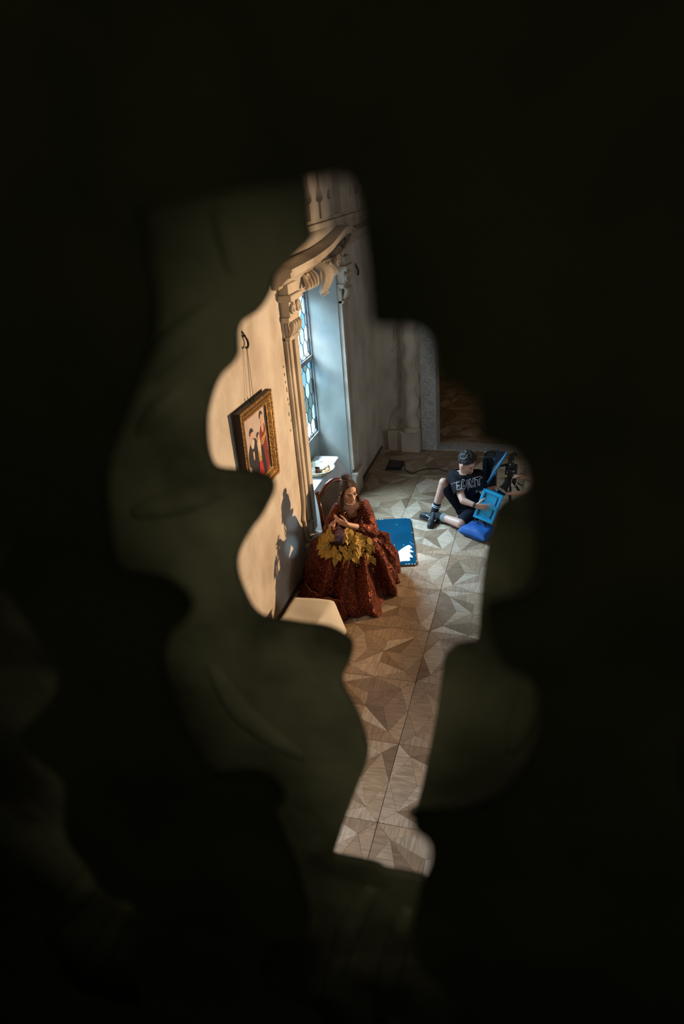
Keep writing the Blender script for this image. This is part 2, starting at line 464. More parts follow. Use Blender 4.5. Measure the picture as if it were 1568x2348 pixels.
SCREEN_HOLE_NEAR = [(2.2586,4.0865),(2.2877,4.089),(2.3184,4.0918),(2.3475,4.0935),(2.3697,4.0948),(2.3868,4.0962),(2.3971,4.094),(2.4011,4.0851),(2.4028,4.071),(2.4046,4.0491),(2.4054,4.0262),(2.4063,4.0135),(2.4123,4.0107),(2.4255,4.0105),(2.4369,4.0082),(2.4427,4.0003),(2.4457,3.9867),(2.4494,3.977),(2.4604,3.9706),(2.4702,3.9636),(2.4725,3.95),(2.4738,3.9382),(2.4827,3.934),(2.4955,3.9284),(2.5025,3.9171),(2.5054,3.901),(2.5102,3.8819),(2.5148,3.8578),(2.5155,3.8399),(2.5107,3.8219),(2.4957,3.8128),(2.4811,3.8073),(2.4799,3.802),(2.4808,3.7888),(2.4849,3.7733),(2.4934,3.7559),(2.5065,3.7483),(2.5157,3.7422),(2.5211,3.7225),(2.5219,3.6903),(2.5173,3.6582),(2.5071,3.6297),(2.4933,3.6065),(2.4748,3.5899),(2.4477,3.5786),(2.4195,3.5703),(2.4188,3.568),(2.4208,3.5519),(2.4308,3.5428),(2.435,3.5289),(2.4317,3.4977),(2.425,3.4716),(2.4189,3.4391),(2.4149,3.4034),(2.4156,3.3666),(2.4233,3.3389),(2.4401,3.3142),(2.461,3.2908),(2.4799,3.2558),(2.4848,3.1766),(2.3789,3.1012),(2.3113,3.1072),(2.2937,3.1682),(2.2669,3.1846),(2.2425,3.1973),(2.228,3.2189),(2.2283,3.2595),(2.2443,3.3122),(2.2594,3.3261),(2.2811,3.3319),(2.2936,3.3482),(2.297,3.3676),(2.2968,3.4052),(2.2922,3.4538),(2.2848,3.5021),(2.2777,3.5323),(2.2916,3.555),(2.2918,3.5605),(2.2852,3.5769),(2.2735,3.5854),(2.2512,3.584),(2.2288,3.576),(2.2169,3.5763),(2.2069,3.595),(2.1979,3.6279),(2.1908,3.6625),(2.1892,3.694),(2.1927,3.715),(2.2065,3.743),(2.227,3.7637),(2.2328,3.775),(2.2303,3.7882),(2.2173,3.8001),(2.1953,3.8054),(2.1743,3.8069),(2.168,3.8195),(2.1706,3.8494),(2.1766,3.882),(2.187,3.9093),(2.2014,3.9317),(2.2193,3.9581),(2.2361,3.9828),(2.2488,4.0047),(2.2554,4.0284),(2.2564,4.0539),(2.2574,4.0729)]
SCREEN_HOLE_LEFT = [(1.9931,3.7603),(2.0385,3.7766),(2.05,3.7535),(2.0634,3.7275),(2.0711,3.6973),(2.0695,3.6727),(2.0533,3.6467),(2.0188,3.6109),(1.9974,3.5895),(1.9928,3.5696),(2.0097,3.5474),(2.0282,3.525),(2.0241,3.4968),(2.008,3.4499),(2.0055,3.4116),(2.0197,3.3768),(2.0318,3.3318),(2.0662,3.3225),(2.075,3.2959),(2.0772,3.2661),(2.0495,3.217),(2.0345,3.1796),(2.0285,3.127),(2.0201,3.0732),(1.9507,3.053),(1.9003,3.0586),(1.8946,3.1261),(1.8746,3.1893),(1.834,3.1991),(1.7707,3.1917)]
SCREEN_HOLE_SPOT = [(2.0362,3.8703),(2.0737,3.873),(2.073,3.8563),(2.067,3.8343),(2.0567,3.8134),(2.0334,3.7912),(2.0012,3.781)]
SCREEN_HOLE_CORNER = [(1.6962,2.9858),(1.8131,3.0275),(1.8907,3.0279),(1.9652,3.0283),(2.0504,3.0274),(2.0582,2.9548),(1.5811,2.7069)]
SCREEN_HOLE_RIGHT = [(2.6418,3.7446),(2.6266,3.7262),(2.6255,3.696),(2.6302,3.6609),(2.6417,3.6279),(2.6619,3.6181)]

def plate(outline_rect, holes, y0, y1):
    mb = MB()
    x0, x1, z0, z1 = outline_rect
    mb.prism([(x0, z0), (x1, z0), (x1, z1), (x0, z1)], lambda u, v, w: (u, w, v), y0, y1,
             holes=[[tuple(p) for p in catmull(h, 3)] for h in holes])
    return mb
screen = thing('pierced_screen', 'dark carved pierced wooden screen, out of focus, framing the whole view', 'screen', (2.3, 0.42, 1.5))
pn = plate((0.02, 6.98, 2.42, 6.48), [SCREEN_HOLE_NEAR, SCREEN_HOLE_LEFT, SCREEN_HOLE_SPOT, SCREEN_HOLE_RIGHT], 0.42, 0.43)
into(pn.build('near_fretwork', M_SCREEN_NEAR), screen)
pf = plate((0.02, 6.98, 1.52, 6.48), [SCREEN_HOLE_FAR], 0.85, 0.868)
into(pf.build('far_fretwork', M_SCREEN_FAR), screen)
# raised carved ribs and scroll on the inner fretwork
for pts_, r_ in (([(1.925, 3.83), (1.98, 3.875), (2.04, 3.92), (2.085, 3.955)], .011), ([(1.92, 3.76), (1.965, 3.80), (2.01, 3.835)], .009), ([(2.10, 4.07), (2.12, 4.03), (2.115, 3.985)], .010),
                 ([(2.235, 2.80), (2.174, 2.638), (2.09, 2.319)], .014), ([(2.307, 2.76), (2.266, 2.565), (2.224, 2.307)], .014), ([(2.516, 3.381), (2.509, 3.309), (2.492, 3.22)], .012), ([(1.877, 3.624), (1.963, 3.652), (2.057, 3.68)], .012),
                 ([(1.594, 2.708), (1.414, 2.469), (1.179, 2.172)], .018), ([(1.615, 2.554), (1.454, 2.28), (1.24, 1.936)], .018), ([(2.503, 3.652), (2.50, 3.589), (2.488, 3.537)], .010), ([(1.966, 3.332), (2.016, 3.218), (2.126, 3.131)], .014)):
    rb = MB(); q_ = catmull([Vector((a, b, 0)) for a, b in pts_], 5, closed=False); n_ = len(q_)
    R_ = r_ * 2.6
    rr_ = [R_ * (.30 + .70 * math.sin(PI * (k + .5) / n_)) for k in range(n_)]
    rb.tube([(p_.x, .852 + rr_[k] * .55, p_.y) for k, p_ in enumerate(q_)], rr_, 14)
    into(rb.build('carved_rib', M_SCREEN_FAR, smooth=True), screen)

# ------------------------------------------------------------------ leaded window
def clip_rect(poly, r):
    def clip(P, inside, cut):
        out = []
        for i in range(len(P)):
            a, b = P[i - 1], P[i]
            if inside(b):
                if not inside(a): out.append(cut(a, b))
                out.append(b)
            elif inside(a): out.append(cut(a, b))
        return out
    def mk(ax, val, sgn):
        ins = lambda p: (p[ax] - val) * sgn >= 0
        def cut(a, b):
            t = (val - a[ax]) / (b[ax] - a[ax]); return tuple(a[k] + (b[k] - a[k]) * t for k in (0, 1))
        return ins, cut
    for ax, val, sgn in ((0, r[0], 1), (0, r[1], -1), (1, r[2], 1), (1, r[3], -1)):
        ins, cut = mk(ax, val, sgn)
        poly = clip(poly, ins, cut)
        if len(poly) < 3: return []
    return poly

def glass_mat(name, tint, gl=0.06):
    mt = bpy.data.materials.new(name); mt.use_nodes = True; nt = mt.node_tree
    nt.nodes.remove(nt.nodes['Principled BSDF'])
    out = nt.nodes['Material Output']
    tr = nt.nodes.new('ShaderNodeBsdfTransparent'); tr.inputs[0].default_value = (*tint, 1)
    gs = nt.nodes.new('ShaderNodeBsdfGlossy'); gs.inputs['Roughness'].default_value = 0.08
    mx = nt.nodes.new('ShaderNodeMixShader'); mx.inputs[0].default_value = gl
    nt.links.new(tr.outputs[0], mx.inputs[1]); nt.links.new(gs.outputs[0], mx.inputs[2]); nt.links.new(mx.outputs[0], out.inputs['Surface'])
    return mt
GLASS = [glass_mat('old_glass_clear', (1, 1, 1)), glass_mat('old_glass_pale', (0.84, 0.95, 1.0)), glass_mat('old_glass_blue', (0.50, 0.72, 0.88)), glass_mat('old_glass_grey', (0.42, 0.50, 0.50))]

def leaded_window(name, plane_x, y0, y1, z0, z1, transom, seed, weights):
    win = thing(name, None, None, (plane_x, (y0 + y1) / 2, z0)); tag(win, kind='structure')
    fr = MB()
    for (a, b, c, d) in ((y0, y0 + .018, z0, z1), (y1 - .018, y1, z0, z1), (y0, y1, z0, z0 + .02), (y0, y1, z1 - .02, z1), (y0, y1, transom - .03, transom + .03), ((y0 + y1) / 2 - .03, (y0 + y1) / 2 + .03, z0, z1)):
        fr.box(plane_x - .025, plane_x + .03, a, b, c, d)
    into(fr.build('window_frame', M_LEADFRAME), win)
    rg = random.Random(seed)
    came = MB()
    hw, hh, pit = 0.082, 0.118, 0.170            # half width, half height of a pane, row pitch
    ym = (y0 + y1) / 2
    for li_, (za, zb) in enumerate(((z0 + .02, transom - .03), (transom + .03, z1 - .02))):
        for (ya, yb) in ((y0 + .018, ym - .03), (ym + .03, y1 - .018)):
            iron = MB()
            for e in ((ya, ya + .008, za, zb), (yb - .008, yb, za, zb), (ya, yb, za, za + .008), (ya, yb, zb - .008, zb)):
                iron.box(plane_x - .01, plane_x + .012, *e)
            cas = into(iron.build('casement', M_LEAD), win)
            r_ = (ya + .004, yb - .004, za + .004, zb - .004)
            rows = int((zb - za) / pit) + 3
            for j in range(rows):
                zc = za + (j - 0.3) * pit
                for i in range(-1, int((yb - ya) / (2 * hw)) + 2):
                    yc = ya + (i + (0.5 if j % 2 else 0.0)) * 2 * hw + 0.05
                    hx = [(yc - hw, zc - hh * .44), (yc, zc - hh), (yc + hw, zc - hh * .44), (yc + hw, zc + hh * .44), (yc, zc + hh), (yc - hw, zc + hh * .44)]
                    pl = clip_rect(hx, r_)
                    if len(pl) < 3: continue
                    for k in range(len(pl)):
                        a, b = pl[k], pl[(k + 1) % len(pl)]
                        came.tube([(plane_x, a[0], a[1]), (plane_x, b[0], b[1])], 0.0055, 5, caps=False)
                    jx = rg.uniform(-.004, .004)
                    pm = MB(); pm.prism(pl, lambda u, v, w_: (w_ + (u - yc) * jx * 3, u, v), plane_x - .0015, plane_x + .0015)
                    g = rg.choices(range(4), weights[li_])[0]
                    into(pm.build('pane', GLASS[g]), cas)
    into(came.build('lead_came', M_LEAD), win)
    return win
M_LEADFRAME = mat('painted_window_frame', (0.30, 0.31, 0.31), 0.6)
leaded_window('window_1', WX, OY0 + .012, OY1 - .012, WZ0, WZ1, 1.97, 5, [(3, 4, 3, 4), (6, 5, 4, 0)])
# plain second window nearer the gallery (it lights the near floor)
w2 = thing('window_2', None, None, (-0.4, 2.3, 1.2)); tag(w2, kind='structure')
fr = MB()
for (a, b, c, d) in ((1.55, 1.61, 1.2, 3.6), (2.99, 3.05, 1.2, 3.6), (1.55, 3.05, 1.2, 1.26), (1.55, 3.05, 3.54, 3.6), (2.27, 2.33, 1.2, 3.6), (1.55, 3.05, 2.4, 2.46)):
    fr.box(-.45, -.38, a, b, c, d)
into(fr.build('window_frame', M_LEADFRAME), w2)
for (a, b) in ((1.61, 2.27), (2.33, 2.99)):
    for (c, d) in ((1.26, 2.4), (2.46, 3.54)):
        pm = MB(); pm.box(-.418, -.414, a, b, c, d); into(pm.build('pane', GLASS[0]), w2)

w3 = thing('fill_window_3', None, None, (7.1, 4.5, 1.2)); tag(w3, kind='structure')  # unseen window added to let the right fill into the hall
fr = MB()
for (a, b, c, d) in ((3.6, 3.66, 1.2, 3.8), (5.34, 5.4, 1.2, 3.8), (3.6, 5.4, 1.2, 1.26), (3.6, 5.4, 3.74, 3.8), (4.47, 4.53, 1.2, 3.8), (3.6, 5.4, 2.5, 2.56)):
    fr.box(7.07, 7.13, a, b, c, d)
into(fr.build('window_frame', M_LEADFRAME), w3)  # frame of the added right window
for (a, b) in ((3.66, 4.47), (4.53, 5.34)):
    for (c, d) in ((1.26, 2.5), (2.56, 3.74)):
        pm = MB(); pm.box(7.098, 7.102, a, b, c, d); into(pm.build('pane', GLASS[0]), w3)  # pane of the added right window

# ------------------------------------------------------------------ stucco surround of the window
def spiral(cy, cz, r0, r1, turns, a0, sgn=1, n=40):
    return [(cy + (r0 + (r1 - r0) * k / n) * math.cos(a0 + sgn * 2 * PI * turns * k / n), cz + (r0 + (r1 - r0) * k / n) * math.sin(a0 + sgn * 2 * PI * turns * k / n)) for k in range(n + 1)]

surround = thing('trim_1', None, None, (0, 7.53, 0)); tag(surround, kind='structure')
def onwall(x): return lambda p: (x, p[0], p[1])
def pilaster(sign, edge):
    """edge = y of the niche edge, sign = -1 towards the gallery, +1 towards the far wall"""
    Y = lambda d: edge + sign * d
    yb = lambda a, b: (min(Y(a), Y(b)), max(Y(a), Y(b)))
    p = MB()
    p.box(0, .022, *yb(0.0, .30), .36, 2.82)
    into(p.build('pilaster_field', M_STUCCO), surround)
    p = MB()
    p.box(.02, .050, *yb(0.0, .105), .40, 2.78)
    into(p.build('pilaster_fillet', M_STUCCO), surround)
    p = MB()
    p.box(.02, .042, *yb(.165, .235), .60, 2.78)
    into(p.build('pilaster_fillet', M_STUCCO), surround)
    # outer roll that swells out and curls into a volute at the foot
    path = [(Y(.285), 2.62), (Y(.285), 1.4), (Y(.285), .95), (Y(.295), .80), (Y(.335), .70), (Y(.350), .665), (Y(.325), .64), (Y(.318), .58), (Y(.322), .47), (Y(.30), .39), (Y(.25), .345)]
    sp_ = spiral(Y(.19), .475, .115, .02, 1.6, -PI / 2 if sign < 0 else -PI / 2, 1 if sign < 0 else -1)
    pts = [tuple(q) for q in catmull([Vector((a, b, 0)) for a, b in path], 4, closed=False)]
    p = MB(); p.tube([(.022, q[0], q[1]) for q in pts], .020, 8); p.tube([(.026, a, b) for a, b in sp_], [.020 - .008 * k / 40 for k in range(41)], 8)
    into(p.build('scroll', M_STUCCO, smooth=True), surround)
    p = MB(); p.ell((.02, Y(.19), .475), (.02, .095, .105)); into(p.build('volute_ground', M_STUCCO, smooth=True), surround)
    # moulded plinth
    p = MB(); p.box(0, .075, *yb(-.0, .33), 0.0, .30, b=.006); p.box(0, .10, *yb(-.0, .36), .30, .345, b=.008)
    into(p.build('plinth', M_STUCCO), surround)
    # capital: bell, astragal, abacus, small console
    p = MB()
    for (z0_, z1_, d0, d1, xx) in ((2.62, 2.66, -.0, .30, .075), (2.66, 2.80, .02, .28, .055), (2.80, 2.85, -.0, .31, .09), (2.85, 3.0, .02, .29, .10), (3.0, 3.06, -.01, .33, .14), (3.06, 3.16, .03, .30, .11)):
        p.box(0, xx, *yb(d0, d1), z0_, z1_, b=.008)
    into(p.build('capital', M_STUCCO), surround)
    p = MB()
    for k in range(4):
        yy = Y(.05 + .07 * k)
        p.tube(sm([(.06, yy, 2.67), (.09, yy, 2.72), (.105, yy, 2.78), (.075, yy, 2.80)]), smr([.020, .026, .024, .012]), 10)
    for k, d in enumerate((.06, .24)):
        sp2 = spiral(Y(d), 2.93, .06, .012, 1.4, PI / 2, sign * (1 if k else -1), 24)
        p.tube([(.115, a, b) for a, b in sp2], .014, 6)
    into(p.build('capital_leaves', M_STUCCO, smooth=True), surround)
    # hanging husk drop beside the shaft: chipped plaster leaves
    p = MB()
    rg = random.Random(3 + sign)
    for k in range(9):
        z_ = 2.42 - k * .085 - rg.uniform(0, .03); d = .345 + rg.uniform(-.012, .03)
        p.ell((.004, Y(d), z_), (.007, rg.uniform(.006, .014), rg.uniform(.012, .03)), 8, 6)
    into(p.build('husk_drop', M_STUCCO, smooth=True), surround)
pilaster(-1, OY0)
pilaster(1, OY1)
# frieze, cornice with a swelling break, keystone shell and scrolls
p = MB(); p.box(0, .05, 6.40, 8.66, 2.99, 3.19); into(p.build('frieze', M_STUCCO), surround)
def sweep(name, prof, path, matl=None):
    mb = MB(); n = len(prof); vs_ = []
    for (y, z, s) in path:
        for (dx, dz) in prof: vs_.append((dx * s, y, z + dz))
    fs = []
    for i in range(len(path) - 1):
        for k in range(n):
            k2 = (k + 1) % n
            fs.append((i * n + k, i * n + k2, (i + 1) * n + k2, (i + 1) * n + k))
    fs.append(tuple(range(n))); fs.append(tuple(reversed([(len(path) - 1) * n + k for k in range(n)])))
    mb.add(vs_, fs)
    return into(mb.build(name, matl or M_STUCCO, smooth='auto'), surround)
CORN = [(0, 0), (.06, 0), (.075, .03), (.10, .035), (.13, .07), (.17, .10), (.20, .105), (.20, .15), (.215, .155), (.215, .18), (.05, .215), (0, .215)]
path = [(6.20, 3.13, 1), (6.9, 3.15, 1), (7.5, 3.20, 1), (7.85, 3.27, 1.02), (8.1, 3.32, 1.05), (8.35, 3.31, 1.05), (8.6, 3.25, 1), (9.0, 3.25, 1), (9.5, 3.27, 1), (9.75, 3.28, .9)]
sweep('cornice', CORN, [(q.x, q.y, q.z) for q in catmull([Vector(a) for a in path], 5, closed=False)])
ROLL = [(0, 0), (.05, -.02), (.09, .0), (.11, .04), (.10, .085), (.06, .115), (0, .12)]
sweep('cornice_roll', ROLL, [(5.9, 3.40, .9), (7.2, 3.40, .9), (7.8, 3.45, 1), (8.3, 3.49, 1), (8.8, 3.44, 1), (9.75, 3.46, .9)])
p = MB()
# keystone: fluted console with side volutes
for k in range(5):
    yy = 7.30 + k * .045
    q_ = 7.39 + (k - 2) * .062
    p.tube(sm([(.06, yy, 3.20), (.15, yy, 3.16), (.185, q_, 3.08), (.15, q_, 2.98), (.12, 7.39 + (k - 2) * .045, 2.92), (.15, 7.39 + (k - 2) * .05, 2.885)]), smr([.024, .026, .030, .026, .020, .010]), 10)
for cy, sg in ((6.98, 1), (7.80, -1)):
    p.tube([(.085, a, b) for a, b in spiral(cy, 3.09, .075, .012, 1.7, 0 if sg > 0 else PI, sg)], .017, 8)
for sg in (-1, 1):
    for k in range(4):      # acanthus lobes either side of the keystone
        yc = 7.39 + sg * (.20 + .10 * k)
        p.tube(sm([(.06, yc - sg * .03, 3.17), (.11, yc, 3.11 - .01 * k), (.13, yc + sg * .035, 3.04), (.10, yc + sg * .06, 3.01 + .01 * k)]), smr([.014, .026, .024, .010]), 8)
into(p.build('keystone', M_STUCCO, smooth=True), surround)
p = MB()
for cy, sg in ((8.02, 1), (8.16, 1), (8.30, 1), (8.42, 1)):
    p.tube([(.12, a, b) for a, b in spiral(cy, 3.17 + (cy - 8.02) * .42, .07, .012, 1.5, PI, sg, 24)], .018, 6)
p.tube(sm([(.14, 8.10, 3.22), (.17, 8.25, 3.29), (.2, 8.38, 3.38), (.21, 8.45, 3.47)]), smr([.022, .028, .028, .014]), 10)
into(p.build('scroll_ornament', M_STUCCO, smooth=True), surround)

# upper storey: raised baluster-shaped panels standing on a ledge
upper = thing('trim_2', None, None, (0, 8.4, 3.6)); tag(upper, kind='structure')
p = MB(); p.box(0, .10, 5.9, 9.9, 3.54, 3.60, b=.006); p.box(0, .07, 5.9, 9.9, 3.60, 3.64, b=.004); into(p.build('ledge', M_STUCCO), upper)
def bal(yc, wd, x1, name='baluster_panel'):
    pr0 = [(.55, .18), (.5, .22), (.95, .30), (1.0, .37), (.85, .45), (.45, .62), (.42, .80), (.6, .92)]
    pr = [(1, 0), (1, .16)] + [(q.x, q.y) for q in catmull([Vector((a, b, 0)) for a, b in pr0], 4, closed=False)] + [(1, .94), (1, 1.1)]
    o_ = [(yc + wd * a, 3.64 + b) for a, b in pr] + [(yc - wd * a, 3.64 + b) for a, b in reversed(pr)]
    q = MB(); q.prism(o_, lambda u, v, w_: (w_, u, v), 0.0, x1); into(q.build(name, M_STUCCO), upper)
bal(7.42, .15, .085); bal(7.82, .17, .085); bal(8.13, .10, .06)
p = MB(); p.box(0, .12, 8.33, 8.72, 3.64, 4.9, b=.01); into(p.build('pier', M_STUCCO), upper)
bal(8.98, .15, .085); bal(9.33, .15, .085)
p = MB(); p.box(0, .02, 5.9, 8.33, 3.64, 4.9); p.box(0, .02, 8.72, 9.8, 3.64, 4.9); into(p.build('panel_ground', M_STUCCO), upper)

# ------------------------------------------------------------------ far wall: twisted column, scroll moulding, stone door frame
colm = thing('twisted_column', 'twisted white stucco half column on a block plinth beside the doorway', 'column', (0.52, YF - .07, 0))
p = MB(); p.box(.365, .655, YF - .155, YF - .002, 0, .315, b=.006); p.box(.358, .662, YF - .16, YF - .002, .315, .335, b=.004); into(p.build('plinth', M_STUCCO), colm)
prof = []
p = MB(); p.lathe([(.13, 0), (.138, .015), (.13, .035), (.118, .045), (.125, .06), (.112, .075)], 28, (.522, YF - .075, .335)); into(p.build('base', M_STUCCO, smooth='auto'), colm)
p = MB()
n_ = 90; H_ = 2.25
prof = [(.104 - .012 * k / n_ + .007 * math.sin(k / n_ * 2 * PI * 7.1), H_ * k / n_) for k in range(n_ + 1)]
p.lathe(prof, 24, (.522, YF - .075, .41), wob=lambda z: (.020 * math.cos(z * 2 * PI / .40), .020 * math.sin(z * 2 * PI / .40)))
into(p.build('shaft', M_STUCCO, smooth=True), colm)
p = MB(); p.lathe([(.095, 0), (.12, .03), (.10, .06), (.13, .2), (.15, .25), (.15, .29)], 28, (.522, YF - .075, 2.66)); into(p.build('capital', M_STUCCO, smooth='auto'), colm)

tr3 = thing('trim_3', None, None, (.25, YF, 0)); tag(tr3, kind='structure')
p = MB(); p.box(.135, .375, YF - .085, YF, 0, .33, b=.006); into(p.build('plinth', M_STUCCO), tr3)
def fw(x, z): return (x, YF - .012, z)
p = MB()
for off in (0.0, .034):
    pts = catmull([Vector((a, b, 0)) for a, b in ((.362 - off, 3.0), (.358 - off, 1.9), (.355 - off, 1.2), (.352 - off, .86), (.345 - off, .72), (.31 - off, .665), (.265 - off * .6, .635), (.245 - off * .4, .60), (.235 - off * .5, .56), (.20 - off * .4, .50), (.178 + off * .3, .44), (.17 + off * .5, .36))], 4, closed=False)
    p.tube([fw(q.x, q.y) for q in pts], .011, 8)
p.tube([fw(a, b) for a, b in spiral(.272, .455, .082, .012, 2.1, -PI / 2, 1)], [.014 - .004 * k / 40 for k in range(41)], 8)
into(p.build('scroll', M_STUCCO, smooth=True), tr3)
p = MB(); rg = random.Random(9)
for k in range(9):
    p.ell((.27 + rg.uniform(-.02, .02), YF - .004, 1.95 - k * .045), (rg.uniform(.008, .02), .012, rg.uniform(.015, .03)), 8, 6)
into(p.build('husk_drop', M_STUCCO, smooth=True), tr3)

door = thing('door_1', None, None, (1.6, YF, 0)); tag(door, kind='structure')
p = MB(); p.box(.672, DX0 + .006, YF - .03, YF + .345, 0, DZ, b=.004); into(p.build('jamb', M_STONE), door)
p = MB(); p.box(DX1 - .006, DX1 + .23, YF - .03, YF + .345, 0, DZ, b=.004); into(p.build('jamb', M_STONE), door)
p = MB(); p.box(.672, DX1 + .23, YF - .03, YF + .345, DZ - .006, DZ + .25, b=.004); into(p.build('lintel', M_STONE), door)
p = MB(); p.box(DX0, DX1, YF - .02, YF + .30, -.012, .012, b=.003); into(p.build('threshold', M_STONE), door)

# ------------------------------------------------------------------ iron hooks on the wall
def wall_hook(y, z, label):
    h = thing('wall_hook', label, 'hook', (0, y, z), group='iron hooks high on the wall')
    p = MB()
    p.tube([(0, y - .005, z + .075), (.012, y - .002, z + .05), (.02, y + .0, z + .03), (.025, y + .018, z + .005), (.028, y + .032, z - .02), (.03, y + .030, z - .05), (.03, y + .008, z - .072), (.03, y - .018, z - .07), (.03, y - .03, z - .055)], [.005, .007, .008, .009, .010, .010, .009, .008, .006], 8)
    into(p.build('hook_bar', M_IRON, smooth=True), h)
    p = MB(); p.tube([(0, y, z + .03), (.03, y, z + .03)], .008, 8); into(p.build('spike', M_IRON), h)
wall_hook(5.41, 2.86, 'black iron hook above the gilt framed painting')
wall_hook(9.207, 2.90, 'black iron hook high on the shaded wall right of the window')

# ------------------------------------------------------------------ framed painting
M_GILT = mat('carved_gilt', (0.30, 0.165, 0.045), 0.42, metal=0.55, var=0.55, scale=55, bump=0.8, bscale=70)
M_GILT_DK = mat('dark_gilt', (0.12, 0.06, 0.02), 0.5, metal=0.3, var=0.4, scale=40, bump=0.5, bscale=60)
M_BACK = mat('shaded_side_wood', (0.018, 0.010, 0.006), 0.6)  # outer frame sides: wood with shade darkened into its colour
M_CANVAS = mat('canvas_ground', (0.52, 0.43, 0.40), 0.55, var=0.12, scale=9)
M_PBLACK = mat('paint_black', (0.014, 0.012, 0.016), 0.45, var=0.4, scale=20)
M_PRED = mat('paint_dark_red', (0.20, 0.022, 0.018), 0.45, var=0.5, scale=26, stretch=(1, 8, 1))
M_PRED2 = mat('paint_bright_red', (0.45, 0.02, 0.025), 0.45, var=0.3, scale=26)
M_PSKIN = mat('paint_flesh', (0.62, 0.36, 0.24), 0.5)
M_PGOLD = mat('paint_gold', (0.50, 0.27, 0.08), 0.45, var=0.4, scale=50)
M_PCREAM = mat('paint_cream', (0.62, 0.50, 0.42), 0.5, var=0.15, scale=40)
pic = thing('framed_painting', 'gilt framed painting of three costumed figures hanging on the warm wall', 'painting', (0, 5.32, 1.50))
PY0, PY1, PZ0, PZ1 = 4.955, 5.680, 1.505, 2.345
LEAN = 0.018
def pp(y, z, x):                       # point on the picture, leaning slightly forward at the top
    return (x + LEAN * (z - PZ0) / (PZ1 - PZ0), y, z)
FP = [(0.0, .0), (.0, .058), (.012, .066), (.026, .060), (.034, .052), (.046, .060), (.060, .056), (.074, .044), (.086, .046), (.098, .036), (.112, .034), (.112, .0)]   # (inset, height)
def rail(a0, a1, side):
    mb = MB(); vs_ = []
    for end in (0, 1):
        for (d, h) in FP:
            if side == 'b': y, z = (PY0 + d, PY1 - d)[end], PZ0 + d
            if side == 't': y, z = (PY0 + d, PY1 - d)[end], PZ1 - d
            if side == 'l': y, z = PY0 + d, (PZ0 + d, PZ1 - d)[end]
            if side == 'r': y, z = PY1 - d, (PZ0 + d, PZ1 - d)[end]
            vs_.append(pp(y, z, .012 + h))
    n = len(FP); fs = []
    for k in range(n - 1): fs.append((k, k + 1, n + k + 1, n + k))
    mb.add(vs_, fs); return mb
for s_ in 'btlr':
    mb = rail(0, 0, s_)
    o = mb.build('frame_rail', [M_GILT, M_GILT_DK, M_BACK])
    for p_ in o.data.polygons: p_.material_index = 2 if p_.index == 0 else (1 if p_.index in (3, 4, 7) else 0)
    into(o, pic)
# row of beads along the inner moulding
mb = MB()
for (ya, za, yb, zb) in ((PY0 + .08, PZ0 + .08, PY1 - .08, PZ0 + .08), (PY0 + .08, PZ1 - .08, PY1 - .08, PZ1 - .08), (PY0 + .08, PZ0 + .08, PY0 + .08, PZ1 - .08), (PY1 - .08, PZ0 + .08, PY1 - .08, PZ1 - .08)):
    L_ = math.hypot(yb - ya, zb - za); n_ = int(L_ / .016)
    for k in range(n_):
        t = (k + .5) / n_; q = pp(ya + (yb - ya) * t, za + (zb - za) * t, .058)
        mb.ell(q, (.005, .006, .006), 6, 4)
tag(into(mb.build('beading', M_GILT, smooth=True), pic), kind='stuff')
CY0, CY1, CZ0, CZ1 = PY0 + .110, PY1 - .110, PZ0 + .110, PZ1 - .110
mb = MB(); q = [pp(CY0, CZ0, .036), pp(CY1, CZ0, .036), pp(CY1, CZ1, .036), pp(CY0, CZ1, .036)]; q2 = [pp(CY0, CZ0, .02), pp(CY1, CZ0, .02), pp(CY1, CZ1, .02), pp(CY0, CZ1, .02)]
mb.add(q + q2, [(0, 1, 2, 3), (7, 6, 5, 4), (0, 4, 5, 1), (1, 5, 6, 2), (2, 6, 7, 3), (3, 7, 4, 0)])
canvas = into(mb.build('canvas', M_CANVAS), pic)
def paint(name, outline, matl, lvl, smooth_=True):
    pts = catmull([Vector((a, b, 0)) for a, b in outline], 3) if smooth_ else [Vector((a, b, 0)) for a, b in outline]
    mb = MB()
    cl = lambda v: min(max(v, .004), .996)
    mb.prism([(cl(p_.x), cl(p_.y)) for p_ in pts], lambda u, v, w_: pp(CY0 + u * (CY1 - CY0), CZ0 + v * (CZ1 - CZ0), w_), .036, .036 + .0006 * lvl)
    o = into(mb.build(name, matl), canvas)
    return o
def oval(cu, cv, ru, rv, n=10): return [(cu + ru * math.cos(2 * PI * k / n), cv + rv * math.sin(2 * PI * k / n)) for k in range(n)]
paint('painted_backdrop', [(.93, 1), (.90, .8), (.94, .5), (.93, .2), (.96, 0), (1, 0), (1, 1)], M_PBLACK, 1, False)
paint('painted_man', [(.08, .50), (.20, .63), (.28, .66), (.40, .65), (.47, .58), (.46, .40), (.48, .2), (.50, .0), (.12, .0), (.14, .25), (.06, .32)], M_PBLACK, 1)
paint('painted_man_shirt', [(.20, .63), (.28, .655), (.36, .64), (.36, .58), (.31, .52), (.24, .53)], M_PCREAM, 2)
paint('painted_man_waistcoat', [(.26, .46), (.31, .47), (.31, .36), (.27, .35)], M_PCREAM, 2)
paint('painted_man_head', oval(.27, .715, .055, .06), M_PSKIN, 2)
paint('painted_man_hat', [(.19, .73), (.20, .80), (.27, .835), (.35, .80), (.36, .76), (.27, .765)], M_PBLACK, 3)
paint('painted_woman_gown', [(.62, .62), (.70, .74), (.78, .76), (.88, .72), (.91, .55), (.92, .3), (.93, .02), (.56, .02), (.60, .3), (.64, .48)], M_PRED, 2)
paint('painted_woman_skirt', [(.60, .42), (.70, .44), (.74, .3), (.78, .02), (.54, .02), (.56, .25)], M_PBLACK, 3)
